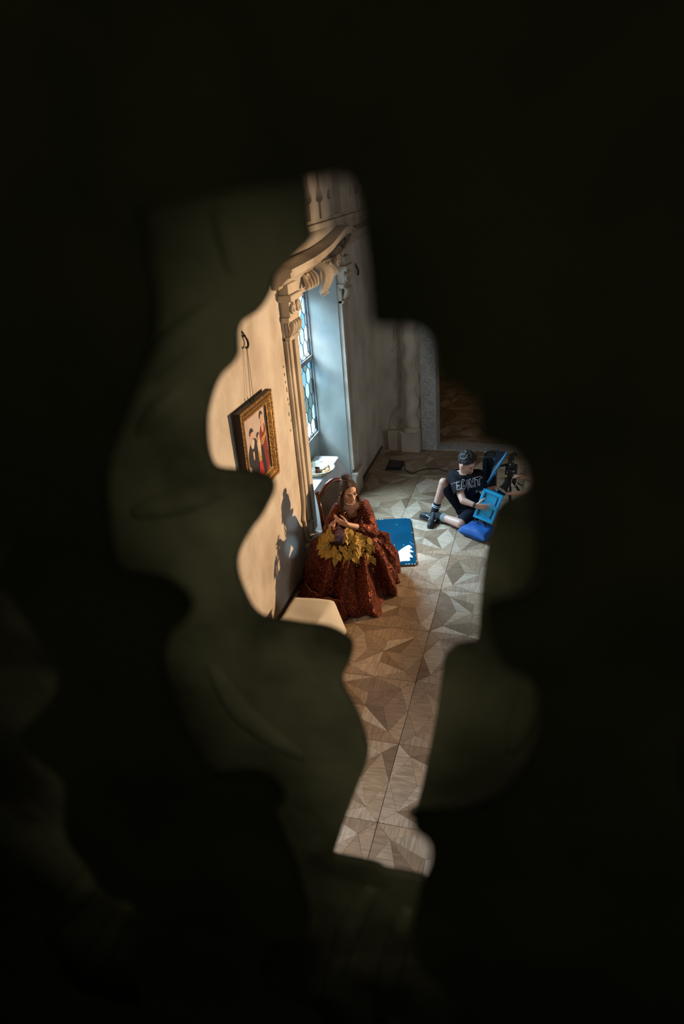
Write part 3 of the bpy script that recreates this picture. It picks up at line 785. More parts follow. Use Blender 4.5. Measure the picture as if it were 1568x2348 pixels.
paint('painted_woman_neck', [(.72, .84), (.80, .84), (.83, .70), (.77, .62), (.72, .70)], M_PSKIN, 4)
paint('painted_woman_head', oval(.755, .87, .05, .055), M_PSKIN, 5)
paint('painted_woman_hair', [(.68, .86), (.69, .93), (.76, .965), (.82, .92), (.81, .89), (.75, .915)], M_PBLACK, 6)
paint('painted_woman_cuff', [(.66, .55), (.74, .57), (.84, .60), (.90, .64), (.92, .58), (.82, .52), (.74, .46), (.66, .47)], M_PGOLD, 5)
paint('painted_child', [(.46, .56), (.54, .60), (.60, .52), (.60, .36), (.58, .24), (.50, .22), (.48, .36)], M_PCREAM, 6)
paint('painted_child_head', oval(.54, .63, .045, .045), M_PSKIN, 7)
paint('painted_child_hair', [(.48, .63), (.50, .68), (.55, .695), (.60, .66), (.56, .665)], M_PBLACK, 8)
paint('painted_child_skirt', [(.48, .24), (.58, .26), (.63, .1), (.62, .0), (.44, .0), (.44, .12)], M_PRED2, 7)
paint('painted_child_sash', [(.46, .40), (.50, .42), (.58, .30), (.60, .26), (.54, .24), (.47, .30)], M_PGOLD, 8)
for (y_, ytop) in ((5.36, 5.405), (5.30, 5.395)):
    mb = MB(); mb.tube([(.045, y_, PZ1 - .01), (.03, ytop, 2.80)], .0022, 5)
    wire_ = into(mb.build('hanging_wire', M_IRON), pic)
    mb = MB(); mb.tube([(.04, y_, PZ1 - .015), (.046, y_, PZ1 + .03)], .006, 6); into(mb.build('screw_eye', M_IRON), wire_)

# ------------------------------------------------------------------ table under a white cloth in the window niche
M_CLOTH = mat('white_linen', (0.80, 0.81, 0.82), 0.85, bump=0.15, bscale=120)
M_TABLEWOOD = mat('table_wood', (0.12, 0.07, 0.04), 0.6, var=0.3)
tb = thing('side_table', 'small wooden table hidden under the white cloth in the window niche', 'table', (-.23, 7.47, 0))
mb = MB(); mb.box(-.39, -.075, 6.95, 8.0, .665, .695); into(mb.build('table_top', M_TABLEWOOD), tb)
for (a, b) in ((-.37, 6.98), (-.11, 6.98), (-.37, 7.95), (-.11, 7.95)):
    mb = MB(); mb.box(a - .02, a + .02, b - .02, b + .02, 0, .665); into(mb.build('leg', M_TABLEWOOD), tb)
def cloth_mesh(x0, x1, y0, y1, ztop, zbot, seed, amp=.035, rc=.03, flare=.09):
    rg = random.Random(seed)
    # perimeter of a rounded rectangle
    per = []
    for (cx, cy, a0) in ((x1 - rc, y1 - rc, 0), (x0 + rc, y1 - rc, 90), (x0 + rc, y0 + rc, 180), (x1 - rc, y0 + rc, 270)):
        for k in range(5):
            a = math.radians(a0 + 90 * k / 4); per.append((cx + rc * math.cos(a), cy + rc * math.sin(a), math.cos(a), math.sin(a)))
    dense = []
    N = len(per)
    for i in range(N):
        a, b = per[i], per[(i + 1) % N]
        L_ = math.hypot(b[0] - a[0], b[1] - a[1]); n_ = max(1, int(L_ / .02))
        for k in range(n_):
            t = k / n_; dense.append(tuple(a[j] + (b[j] - a[j]) * t for j in range(4)))
    n = len(dense); rows = 14
    ph = [rg.uniform(0, 6.28) for _ in range(4)]
    s = 0; arc = []
    for i in range(n):
        arc.append(s); a, b = dense[i], dense[(i + 1) % n]; s += math.hypot(b[0] - a[0], b[1] - a[1])
    vs_ = []
    for j in range(rows + 1):
        t = j / rows
        for i, (x, y, nx, ny) in enumerate(dense):
            u = arc[i] / s * 2 * PI
            fold = (math.sin(u * 13 + ph[0]) + .6 * math.sin(u * 23 + ph[1]) + .4 * math.sin(u * 5 + ph[2] + t * 1.5)) * amp * t ** .6
            corner = max(0, abs(nx * ny) * 2) ** 1.5
            out = flare * t * (.35 + corner * 1.3) + max(-.02, fold) + .004
            vs_.append((x + nx * out, y + ny * out, ztop + (zbot - ztop) * t - .006 * (t > 0)))
    fs = []
    for j in range(rows):
        for i in range(n):
            i2 = (i + 1) % n
            fs.append((j * n + i, (j + 1) * n + i, (j + 1) * n + i2, j * n + i2))
    fs.append(tuple(range(n)))
    return MB().add(vs_, fs)
mb = cloth_mesh(-.385, -.072, 6.945, 8.01, .703, .03, 4, amp=.055, flare=.14)
for i, v in enumerate(mb.v):       # the side against the parapet and the near reveal stays flat
    mb.v[i] = (max(v[0], -.405), min(max(v[1], 6.70), 8.235), v[2])
tag(mb.build('tablecloth', M_CLOTH, smooth='auto'), 'white linen cloth draped over the table in the window niche', 'tablecloth')

# ------------------------------------------------------------------ basket with breakfast things
M_WICKER = mat('pale_wicker', (0.52, 0.44, 0.30), 0.7, var=0.3, scale=60, bump=0.9, bscale=110)
M_CHINA = mat('white_china', (0.85, 0.84, 0.82), 0.2)
M_COCOA = mat('brown_glaze', (0.10, 0.035, 0.02), 0.25)
M_BREAD = mat('bread_crust', (0.50, 0.24, 0.10), 0.7, var=0.3, scale=25)
BX, BY, BZ = -.175, 7.47, .7045
bk = thing('bread_basket', 'shallow round wicker basket with white things on the covered table', 'basket', (BX, BY, BZ))
mb = MB(); mb.lathe([(.001, 0), (.135, 0), (.165, .02), (.195, .062), (.205, .066), (.205, .074), (.196, .074), (.186, .068), (.158, .028), (.13, .012), (.001, .012)], 40, (BX, BY, BZ))
into(mb.build('bowl', M_WICKER, smooth=True), bk)
mb = MB()
for k in range(3): mb.tube([(BX + (.182 + .012 * k) * math.cos(a), BY + (.182 + .012 * k) * math.sin(a), BZ + .035 + .016 * k) for a in [2 * PI * i / 40 for i in range(40)]], .007, 6, closed=True)
into(mb.build('woven_rim', M_WICKER, smooth=True), bk)
def mug(x, y, z, h, r, ha, matl, label, tilt=0.0):
    t = thing('mug', label, 'mug', (x, y, z), group='mugs in the basket')
    M_ = Matrix.Translation((x, y, z)) @ Matrix.Rotation(tilt, 4, 'X')
    mb = MB(); mb.lathe([(.001, 0), (r * .8, 0), (r * .92, h * .15), (r, h), (r * .9, h), (r * .84, h * .2), (.001, h * .12)], 20, (0, 0, 0), M=M_)
    into(mb.build('cup', matl, smooth='auto'), t)
    mb = MB(); mb.tube([(math.cos(ha) * (r * .95 + q_), math.sin(ha) * (r * .95 + q_), zz) for q_, zz in ((0, h * .85), (.02, h * .9), (.034, h * .7), (.034, h * .4), (.02, h * .18), (0, h * .2))], .006, 8, M=M_)
    into(mb.build('handle', matl, smooth=True), t)
mug(BX - .03, BY + .10, BZ + .028, .085, .036, 1.0, M_CHINA, 'white mug with a round handle at the back of the basket', -.25)
mug(BX - .03, BY - .125, BZ + .028, .075, .036, 2.6, M_CHINA, 'white mug nearest the window edge moulding in the basket', .1)
mug(BX + .015, BY - .085, BZ + .024, .08, .038, -2.0, M_COCOA, 'dark brown mug at the near side of the basket', .05)
tn = MB()
rg = random.Random(2)
for k in range(9): tn.ell((BX + .03 + rg.uniform(-.05, .05), BY + rg.uniform(-.03, .07), BZ + .045 + rg.uniform(0, .035)), (rg.uniform(.03, .05), rg.uniform(.03, .05), rg.uniform(.018, .03)), 12, 8)
tag(tn.build('napkin', M_CLOTH, smooth=True), 'crumpled white napkin heaped in the basket', 'napkin')
for k, (dx, dy, lb) in enumerate(((.10, -.07, 'small bread roll at the near right rim of the basket'), (.125, .0, 'small bread roll at the right rim of the basket'), (.08, .115, 'small bread roll behind the napkin in the basket'))):
    mb = MB(); mb.ell((BX + dx, BY + dy, BZ + .042), (.032, .042, .024), 14, 8)
    tag(mb.build('bread_roll', M_BREAD, smooth=True), lb, 'bread', 'rolls in the basket')

# ------------------------------------------------------------------ carved chair
M_LEATHER = mat('dark_green_leather', (0.014, 0.013, 0.008), 0.38, var=0.3, scale=12, bump=0.2, bscale=50)
M_MAHOG = mat('polished_mahogany', (0.055, 0.013, 0.008), 0.22, var=0.35, scale=6, coat=0.5)
FX, FY = .42, -.9075                     # the way the sitter faces
LXc, LYc = .9075, .42                    # towards her left hand
CFx, CFy, CLx, CLy = .72, -.694, .694, .72   # the chair stands turned further into the room
BCX, BCY = .343, 6.578                   # middle of the back
ch = thing('carved_chair', 'dark carved wooden chair with a leather back beside the window', 'chair', (BCX, BCY, 0))
def cp(f_, l_, z): return (BCX + CFx * f_ + CLx * l_, BCY + CFy * f_ + CLy * l_, z)
for s_ in (-1, 1):
    mb = MB(); mb.tube([cp(-.06, s_ * .208, 0), cp(0, s_ * .208, .25), cp(.01, s_ * .212, .45), cp(-.015, s_ * .217, .70), cp(-.05, s_ * .222, .90)], [.022, .024, .026, .024, .021], 8)
    mb.ell(cp(-.052, s_ * .222, .915), (.030, .030, .022), 10, 6)
    into(mb.build('back_post', M_MAHOG, smooth=True), ch)
    mb = MB(); mb.tube([cp(.47, s_ * .208, 0), cp(.50, s_ * .208, .1), cp(.47, s_ * .208, .25), cp(.48, s_ * .208, .44)], [.022, .02, .026, .03], 8); into(mb.build('front_leg', M_MAHOG, smooth=True), ch)
mb = MB()
crest = [(-.222, .875), (-.165, .90), (-.11, .965), (-.05, 1.0), (0, 1.01), (.05, 1.0), (.11, .965), (.165, .90), (.222, .875)]
mb.tube([cp(-.055, a, b) for a, b in [(p_.x, p_.y) for p_ in catmull([Vector((a, b, 0)) for a, b in crest], 3, closed=False)]], .026, 8)
into(mb.build('crest_rail', M_MAHOG, smooth=True), ch)
mb = MB()
out_ = [(-.203, .50), (.203, .50), (.208, .87)] + [(a, b - .012) for a, b in reversed(crest[1:-1])] + [(-.208, .87)]
mb.prism(out_, lambda u, v, w_: cp(w_ - .07 * max(0, v - .45) / .45 * .9, u, v), .0, .035)
into(mb.build('back_pad', M_LEATHER), ch)
mb = MB(); mb.prism([(-.0, -.22), (.47, -.23), (.47, .23), (-.0, .22)], lambda u, v, w_: cp(u, v, w_), .40, .47); into(mb.build('seat', M_LEATHER), ch)

# ------------------------------------------------------------------ white covered stool
M_COVER = mat('cream_cover', (0.70, 0.66, 0.60), 0.8, bump=0.15, bscale=60)
M_COVER2 = mat('thin_cream_cloth', (0.62, 0.57, 0.48), 0.85, bump=0.2, bscale=60)
st = thing('covered_stool', 'low stool under a pale cream cloth at the foot of the warm wall', 'stool', (.40, 5.1, 0))
mb = MB()
mb.box(.22, .60, 4.55, 5.325, .0, .285, b=.03)
into(mb.build('stool_body', M_COVER, smooth=True), st)
# thin cloth thrown over it and sliding off the right side
gx, gy = 22, 16; vs_ = []; fs = []
for i in range(gx + 1):
    u = i / gx
    for j in range(gy + 1):
        v = j / gy
        y = 4.56 + v * .775 
        x = .205 + u * .60
        if x < .605: z = .292
        else:
            d = (x - .605); x = .605 + d * .72 + .02 * math.sin(v * 9); z = .292 - d * 1.25 - .02 * math.sin(v * 13 + 1) * d * 6
        if u > .7: y -= (u - .7) * .5 * (v - .3)
        z += .006 * math.sin(u * 7 + v * 5) + .004 * math.sin(v * 17 + u * 3)
        vs_.append((x, y, max(.02, z)))
for i in range(gx):
    for j in range(gy): fs.append((i * (gy + 1) + j, (i + 1) * (gy + 1) + j, (i + 1) * (gy + 1) + j + 1, i * (gy + 1) + j + 1))
mb = MB().add(vs_, fs)
oc = mb.build('cloth', M_COVER2, smooth=True); sm = oc.modifiers.new('thick', 'SOLIDIFY'); sm.thickness = .004; sm.offset = 1
into(oc, st)

# ------------------------------------------------------------------ blue reflector board on the floor
M_BOARD = mat('glossy_blue_board', (0.0, 0.055, 0.115), 0.13, var=0.12, scale=3, spec=0.8, bump=0.05, bscale=6)
M_BOARDEDGE = mat('worn_board_edge', (0.10, 0.07, 0.05), 0.7, var=0.5, scale=40)
bd = thing('reflector_board', 'glossy blue board lying flat on the parquet behind the woman', 'board', (.8, 7.1, 0))
bo = [(.935, 7.695), (1.226, 6.575), (.63, 6.42), (.34, 7.545)]
mb = MB()
rr = []
for k in range(4):
    a, b, c_ = Vector(bo[k - 1]), Vector(bo[k]), Vector(bo[(k + 1) % 4])
    e1 = (a - b).normalized(); e2 = (c_ - b).normalized()
    for t in (0, .5, 1): rr.append(b + e1 * .025 * (1 - t) + e2 * .025 * t - (e1 + e2) * .006 * (t == .5) * -1)
mb.prism([tuple(p_) for p_ in rr], lambda u, v, w_: (u, v, w_), .0, .020); into(mb.build('board_core', M_BOARDEDGE), bd)
mb = MB(); mb.prism([tuple(p_ * .992 + Vector((.7827, 7.0587)) * .008) for p_ in rr], lambda u, v, w_: (u, v, w_), .020, .024); into(mb.build('blue_face', M_BOARD), bd)
mb = MB(); rg = random.Random(5)
for k in range(34):
    i = rg.choice((0, 1, 1, 3)); t = rg.uniform(.02, .98); a, b = Vector(bo[i]), Vector(bo[(i + 1) % 4]); q = a + (b - a) * t + (Vector((.7827, 7.0587)) - a).normalized() * rg.uniform(.008, .016)
    mb.ell((q.x, q.y, .0245), (rg.uniform(.003, .010), rg.uniform(.003, .012), .0012), 7, 4)
for k in range(9):
    mb.ell((rg.uniform(.75, 1.1), rg.uniform(6.7, 7.5), .0245), (.006, .006, .0012), 7, 4)
tag(into(mb.build('paint_chips', mat('chipped_white', (.75, .78, .8), .6)), bd), kind='stuff')

mb = MB()
patch = [(1.045, 6.99), (1.10, 6.93), (1.075, 6.90), (1.135, 6.84), (1.09, 6.82), (1.15, 6.72), (1.11, 6.71), (1.13, 6.64), (1.06, 6.62), (1.0, 6.60), (.94, 6.72), (.97, 6.86)]  # bright glint on the board, painted as a flat white shape
mb.prism([(p_.x, p_.y) for p_ in catmull([Vector((a, b, 0)) for a, b in patch], 4)], lambda u, v, w_: (u, v, w_), .0235, .0250); into(mb.build('painted_glint', mat('glint_white', (.86, .88, .9), .35)), bd)

# ------------------------------------------------------------------ black floor plate and its cable
M_RUBBER = mat('black_rubber', (0.012, 0.012, 0.013), 0.6)
fp = thing('floor_plate', 'flat black box on the dark parquet in the far corner', 'box', (.38, 9.38, 0))
mb = MB(); mb.prism([(.272, 9.228), (.256, 9.548), (.492, 9.537), (.498, 9.234)], lambda u, v, w_: (u, v, w_), 0, .028); into(mb.build('plate', M_RUBBER), fp)
mb = MB(); mb.prism([(.30, 9.26), (.286, 9.515), (.465, 9.507), (.47, 9.265)], lambda u, v, w_: (u, v, w_), .028, .034); into(mb.build('lid', mat('dark_grey_plastic', (.025, .025, .028), .45)), fp)
mb = MB(); mb.tube([tuple(p_) for p_ in catmull([Vector(p_) for p_ in ((.49, 9.44, .02), (.52, 9.42, .012), (.57, 9.242, .008), (.691, 9.125, .008), (.77, 9.23, .008), (.918, 9.326, .008), (1.083, 9.31, .008), (1.4, 9.1, .008), (1.75, 8.75, .008))], 5, closed=False)], .007, 6)
tag(mb.build('power_cable', M_RUBBER, smooth=True), 'thin black cable curling across the parquet from the flat box', 'cable')

# ------------------------------------------------------------------ blue crate, tipped on its side
M_CRATE = mat('sky_blue_plastic', (0.02, 0.50, 0.92), 0.35, var=0.06, scale=5)
M_CRATE_DK = mat('crate_recess', (0.01, 0.03, 0.07), 0.5)
cr = thing('plastic_crate', 'bright blue plastic crate tipped up in front of the kneeling crew', 'crate', (1.95, 7.45, 0))
TL, TR, BL = Vector((1.8835, 7.46, .588)), Vector((2.0985, 7.42, .5262)), Vector((1.8173, 7.36, .2613))
cu = (TR - TL); cv = (BL - TL); CWd, CHt = cu.length, cv.length
cu.normalize(); cv = (cv - cu * cv.dot(cu)).normalized(); cn = cu.cross(cv).normalized()
if cn.y > 0: cn = -cn            # towards the viewer
CM = Matrix(((cu.x, cv.x, cn.x, TL.x), (cu.y, cv.y, cn.y, TL.y), (cu.z, cv.z, cn.z, TL.z), (0, 0, 0, 1)))
mb = MB(); mb.box(0, CWd, 0, CHt, -.17, -.006, M=CM, b=.008); crb = into(mb.build('crate_body', M_CRATE), cr)
mb = MB()
for (a, b, c_, d) in ((-.008, CWd + .008, -.008, .022), (-.008, CWd + .008, CHt - .022, CHt + .008), (-.008, .02, 0, CHt), (CWd - .02, CWd + .008, 0, CHt), (.0, CWd, .155, .188)):
    mb.box(a, b, c_, d, -.012, .012, M=CM, b=.003)
into(mb.build('rim', M_CRATE), cr)
for (a, b, c_, d) in ((.030, .046, .045, .14), (.030, .046, .20, .31), (CWd - .046, CWd - .030, .045, .14), (CWd - .046, CWd - .030, .20, .31)):
    mb = MB(); mb.box(a, b, c_, d, -.008, .001, M=CM); into(mb.build('slot', M_CRATE_DK), crb)
for k in range(2):
    mb = MB(); mb.box(.07, CWd - .07, .035 + .255 * k, .046 + .255 * k, -.006, .004, M=CM); into(mb.build('rib', M_CRATE), crb)

# ------------------------------------------------------------------ blue floor cushion
M_BAG = mat('royal_blue_fabric', (0.0, 0.075, 0.30), 0.7, var=0.3, scale=9, bump=0.4, bscale=25)
bg_ = thing('floor_cushion', 'royal blue soft bag lying on the parquet below the crate', 'cushion', (1.82, 7.38, 0))
def pillow(cx, cy, hx, hy, h, rot, z0, seed):
    rg = random.Random(seed); n = 20; vs_ = []; fs = []
    for side in (1, -1):
        for i in range(n + 1):
            for j in range(n + 1):
                u, v = i / n * 2 - 1, j / n * 2 - 1
                e = max(0, (1 - u ** 4)) * max(0, (1 - v ** 4))
                pinch = 1 - .10 * (u * u * (1 - v * v) * 0 + (1 - abs(u)) * abs(v) ** 3 + (1 - abs(v)) * abs(u) ** 3)
                x, y = u * hx * pinch, v * hy * pinch
                z = side * (e ** .5) * h * (1 + .12 * math.sin(u * 5 + seed) * math.cos(v * 4)) 
                X = cx + x * math.cos(rot) - y * math.sin(rot); Y = cy + x * math.sin(rot) + y * math.cos(rot)
                vs_.append((X, Y, max(.002, z0 + z)))
    m_ = (n + 1) ** 2
    for s_ in range(2):
        for i in range(n):
            for j in range(n):
                a = s_ * m_ + i * (n + 1) + j; q = (a, a + n + 1, a + n + 2, a + 1)
                fs.append(q if s_ == 0 else q[::-1])
    return MB().add(vs_, fs)
into(pillow(1.83, 7.37, .20, .15, .075, -.55, .072, 3).build('cushion_body', M_BAG, smooth=True), bg_)
mb = MB(); mb.tube([(1.75, 7.47, .13), (1.80, 7.48, .20), (1.88, 7.44, .20), (1.92, 7.40, .13)], .008, 6); mb.tube([(1.80, 7.40, .14), (1.84, 7.42, .19), (1.90, 7.38, .17), (1.93, 7.34, .12)], .008, 6); into(mb.build('strap', M_RUBBER, smooth=True), bg_)

# ------------------------------------------------------------------ camera equipment
M_BLACKGEAR = mat('black_gear', (0.010, 0.011, 0.013), 0.4, bump=0.1, bscale=60)
M_NAVY = mat('navy_panel', (0.004, 0.02, 0.035), 0.35)
M_BLUEBAR = mat('blue_metal_bar', (0.02, 0.20, 0.42), 0.3, metal=0.2)
M_CHROME = mat('bright_metal', (0.6, 0.6, 0.6), 0.25, metal=1.0)
eb = thing('equipment_case', 'tall narrow black equipment case standing behind the man', 'case', (1.90, 8.02, 0))
mb = MB(); mb.box(1.815, 1.985, 7.95, 8.12, 0, .80, b=.015); ebb = into(mb.build('case_body', M_BLACKGEAR), eb)
mb = MB(); mb.box(1.817, 1.87, 7.94, 7.952, .10, .76); into(mb.build('side_panel', M_NAVY), eb)
mb = MB(); mb.tube([(1.83, 8.0, .80), (1.85, 8.0, .845), (1.95, 8.02, .85), (1.97, 8.02, .80)], .016, 8); into(mb.build('handle', M_BLACKGEAR, smooth=True), eb)
mb = MB()
for k in range(3): mb.box(1.832, 1.842, 7.934, 7.94, .50 + .03 * k, .522 + .03 * k)
into(mb.build('maker_mark', mat('grey_print', (.25, .3, .33), .6)), eb)
for k, x_ in enumerate((1.84, 1.96)):
    mb = MB(); mb.box(x_ - .012, x_ + .012, 7.938, 7.952, .76, .79); into(mb.build('latch', M_CHROME), ebb)

ff = thing('folding_flag', 'dark blue folding panel with a bright blue edge bar leaning beside the case', 'panel', (2.0, 7.75, 0))
A_, B_ = Vector((1.850, 7.72, .46)), Vector((2.118, 7.75, .945))
foot = A_ + (A_ - B_) * .95
foot.z = .01
mb = MB(); mb.tube([A_ + (A_ - B_) * .02, B_], .0155, 6); into(mb.build('edge_bar', M_BLUEBAR), ff)
mb = MB(); mb.tube([A_, foot], .013, 6); into(mb.build('lower_bar', M_RUBBER), ff)
mb = MB()
tri = [A_ + Vector((.05, .02, .08)), B_ + Vector((-.005, .012, 0)), Vector((1.985, 7.80, .955)), Vector((1.955, 7.80, .72))]
mb.add([tuple(p_) for p_ in tri] + [tuple(p_ + Vector((0, .006, 0))) for p_ in tri], [(0, 1, 2, 3), (7, 6, 5, 4), (0, 4, 5, 1), (1, 5, 6, 2), (2, 6, 7, 3), (3, 7, 4, 0)])
into(mb.build('fabric', M_NAVY), ff)
mb = MB(); mb.box(1.965, 1.995, 7.69, 7.73, .67, .70); into(mb.build('clamp', M_BLUEBAR), ff)

cm = thing('film_camera', 'black film camera on a low tripod held by a half hidden crew member', 'camera', (2.15, 7.75, 0))
def axis_cyl(name, a, b, r, matl, n=20):
    mb = MB(); mb.tube([a, b], r, n); return into(mb.build(name, matl, smooth='auto'), cm)
mb = MB(); mb.box(2.10, 2.24, 7.72, 7.92, .60, .74, b=.012); into(mb.build('camera_body', M_BLACKGEAR), cm)
mb = MB(); mb.box(2.13, 2.20, 7.74, 7.90, .74, .86, b=.01); mb.tube([(2.14, 7.76, .86), (2.16, 7.76, .91), (2.20, 7.82, .92), (2.22, 7.86, .87)], .014, 8); into(mb.build('top_handle', M_BLACKGEAR), cm)
axis_cyl('lens_barrel', (2.155, 7.75, .60), (2.086, 7.55, .53), .042, M_BLACKGEAR)
lh_ = axis_cyl('lens_hood', (2.099, 7.59, .545), (2.078, 7.53, .523), .054, M_BLACKGEAR)
mb = MB(); d_ = Vector((-.069, -.20, -.07)).normalized(); u_ = d_.orthogonal().normalized(); w_ = d_.cross(u_)
mb.tube([Vector((2.078, 7.53, .523)) + (u_ * math.cos(a) + w_ * math.sin(a)) * .053 for a in [2 * PI * k / 24 for k in range(24)]], .0035, 6, closed=True); into(mb.build('lens_ring', M_CHROME, smooth=True), lh_)
axis_cyl('front_glass', (2.0785, 7.532, .5235), (2.0765, 7.526, .5215), .046, mat('coated_glass', (.005, .008, .02), .05))
mb = MB(); mb.box(2.102, 2.128, 7.712, 7.720, .640, .672); into(mb.build('green_sticker', mat('yellow_green_label', (.35, .50, .05), .5)), cm)
mb = MB(); mb.tube([Vector((2.215, 7.70, .60)) + Vector((.035 * math.cos(a), .02 * math.sin(a), .075 * math.sin(a) + .03 * math.cos(a))) for a in [2 * PI * k / 24 for k in range(24)]], .006, 6, closed=True); into(mb.build('hand_wheel', M_CHROME, smooth=True), cm)
mb = MB(); mb.tube([(2.22, 7.72, .60), (2.28, 7.70, .56), (2.32, 7.69, .55)], .009, 6); into(mb.build('pan_bar', M_BLACKGEAR, smooth=True), cm)
mb = MB(); mb.tube([(2.15, 7.8, .78), (2.02, 7.82, .74), (1.99, 7.83, .73)], .016, 8); into(mb.build('side_arm', M_BLACKGEAR, smooth=True), cm)
for (fx_, fy_) in ((1.80, 8.0), (2.20, 7.48), (2.46, 8.05)):
    mb = MB(); mb.tube([(2.16, 7.82, .60), (fx_, fy_, .0)], [.018, .012], 8); into(mb.build('tripod_leg', M_BLACKGEAR, smooth=True), cm)
for k, q in enumerate(((2.13, 7.716, .705), (2.20, 7.716, .72), (2.16, 7.735, .80), (2.19, 7.735, .84), (2.225, 7.715, .66))):
    mb = MB(); mb.ell(q, (.007, .005, .007), 8, 6); into(mb.build('knob', M_CHROME, smooth=True), cm)

# ------------------------------------------------------------------ people: tools
def capsule(mb, p0, p1, r0, r1, n=14):
    p0, p1 = Vector(p0), Vector(p1); d = p1 - p0
    if d.length < 1e-6: d = Vector((0, 0, 1e-4))
    t = d.normalized()
    pts, rr = [], []
    for k in range(4):
        a = PI / 2 * (k + .3) / 4.3; pts.append(p0 - t * r0 * math.cos(a)); rr.append(r0 * math.sin(a))
    pts += [p0, p1]; rr += [r0, r1]
    for k in range(3, -1, -1):
        a = PI / 2 * (k + .3) / 4.3; pts.append(p1 + t * r1 * math.cos(a)); rr.append(r1 * math.sin(a))
    mb.tube(pts, rr, n)
def chain(mb, pts, rad):
    for i in range(len(pts) - 1): capsule(mb, pts[i], pts[i + 1], rad[i], rad[i + 1])
def blob(name, mb, voxel, mats, parent, matfn=None, keep=None, smooth=3, solid=0.0):
    me0 = mb.mesh(name + '_src', M_RUBBER)
    tmp = bpy.data.objects.new(name + '_src', me0); COL.objects.link(tmp)
    rm = tmp.modifiers.new('remesh', 'REMESH'); rm.mode = 'VOXEL'; rm.voxel_size = voxel
    if smooth:
        s_ = tmp.modifiers.new('smooth', 'SMOOTH'); s_.iterations = smooth; s_.factor = .5
    dg = bpy.context.evaluated_depsgraph_get(); dg.update()
    me = bpy.data.meshes.new_from_object(tmp.evaluated_get(dg)); me.name = name
    bpy.data.objects.remove(tmp); bpy.data.meshes.remove(me0)
    me.materials.clear()
    for q in (mats if isinstance(mats, (list, tuple)) else [mats]): me.materials.append(q)
    if keep:
        bm = bmesh.new(); bm.from_mesh(me)
        bmesh.ops.delete(bm, geom=[f_ for f_ in bm.faces if not keep(f_.calc_center_median())], context='FACES')
        bm.to_mesh(me); bm.free()
    me.polygons.foreach_set('use_smooth', [True] * len(me.polygons))
    if matfn:
        for p_ in me.polygons: p_.material_index = matfn(p_.center)
    o = bpy.data.objects.new(name, me); COL.objects.link(o)
    if parent is not None: into(o, parent)
    if solid:
        so = o.modifiers.new('thick', 'SOLIDIFY'); so.thickness = solid; so.offset = -1
    return o
class Frame:
    """local frame: s = the figure's left, f = forward, u = up"""
    def __init__(self, c, f_, up=(0, 0, 1), k=1.0):
        self.c = Vector(c); self.f = Vector(f_).normalized(); u = Vector(up)
        self.u = (u - self.f * u.dot(self.f)).normalized(); self.s = self.u.cross(self.f).normalized(); self.k = k
    def p(self, s, f_, u): return self.c + (self.s * s + self.f * f_ + self.u * u) * self.k
    def loc(self, q):
        d = (Vector(q) - self.c) / self.k; return d.dot(self.s), d.dot(self.f), d.dot(self.u)
    def M(self, s, f_, u):
        q = self.p(s, f_, u)
        return Matrix(((self.s.x, self.f.x, self.u.x, q.x), (self.s.y, self.f.y, self.u.y, q.y), (self.s.z, self.f.z, self.u.z, q.z), (0, 0, 0, 1)))
    def ell(self, mb, c, r, n=18, m_=12): mb.ell((0, 0, 0), tuple(x * self.k for x in r), n, m_, M=self.M(*c))
def head_prims(mb, H, male=False):
    H.ell(mb, (0, -.012, .032), (.074, .092, .082))
    H.ell(mb, (0, .020, -.030), (.060, .064, .082))
    j = .006 if male else 0
    H.ell(mb, (0, .052, -.092), (.024 + j, .024, .020))
    for s_ in (-1, 1):
        capsule(mb, H.p(s_ * (.046 + j), .0, -.056), H.p(s_ * .012, .052, -.092), .022 * H.k, .020 * H.k)
        H.ell(mb, (s_ * .036, .056, -.026), (.022, .020, .018))
        H.ell(mb, (s_ * .012, .092, -.041), (.009, .010, .008))
        H.ell(mb, (s_ * .075, -.006, -.018), (.010, .020, .032))
    capsule(mb, H.p(-.034, .073, .016), H.p(.034, .073, .016), .013 * H.k, .013 * H.k)
    capsule(mb, H.p(0, .084, .002), H.p(0, .107, -.036), .009 * H.k, .0125 * H.k)
    capsule(mb, H.p(-.011, .084, -.0645), H.p(.011, .084, -.0645), .0065 * H.k, .0065 * H.k)
    capsule(mb, H.p(-.009, .083, -.0735), H.p(.009, .083, -.0735), .0070 * H.k, .0070 * H.k)
def lip_test(H):
    def t(q):
        s, f_, u = H.loc(q)
        return abs(s) < .0185 - abs(u + .068) * .5 and f_ > .074 and -.081 < u < -.059
    return t
def face_parts(H, parent, iris_mat, brow_mat, white_mat):
    for s_ in (-1, 1):
        e = MB(); H.ell(e, (s_ * .031, .0735, -.006), (.0150, .011, .0088)); ey_ = into(e.build('eye', white_mat, smooth=True), parent)
        e = MB(); H.ell(e, (s_ * .031 + .003, .0805, -.006), (.0068, .006, .0072)); into(e.build('iris', iris_mat, smooth=True), ey_)
        e = MB(); e.tube([H.p(s_ * (.016 + .008 * k), .0865 - .0045 * max(0, k - 1), .0035 - .0022 * (k - 1.6) ** 2) for k in range(5)], [.0018 * H.k, .0028 * H.k, .003 * H.k, .003 * H.k, .0016 * H.k], 6); into(e.build('eyelashes', brow_mat, smooth=True), ey_)
        e = MB(); e.tube([H.p(s_ * (.0165 + .0095 * k), .0885 - .0045 * max(0, k - 1), .0205 - .0020 * (k - 2) ** 2 * .6) for k in range(5)], [.0028 * H.k, .0038 * H.k, .0038 * H.k, .003 * H.k, .0016 * H.k], 6); into(e.build('eyebrow', brow_mat, smooth=True), parent)
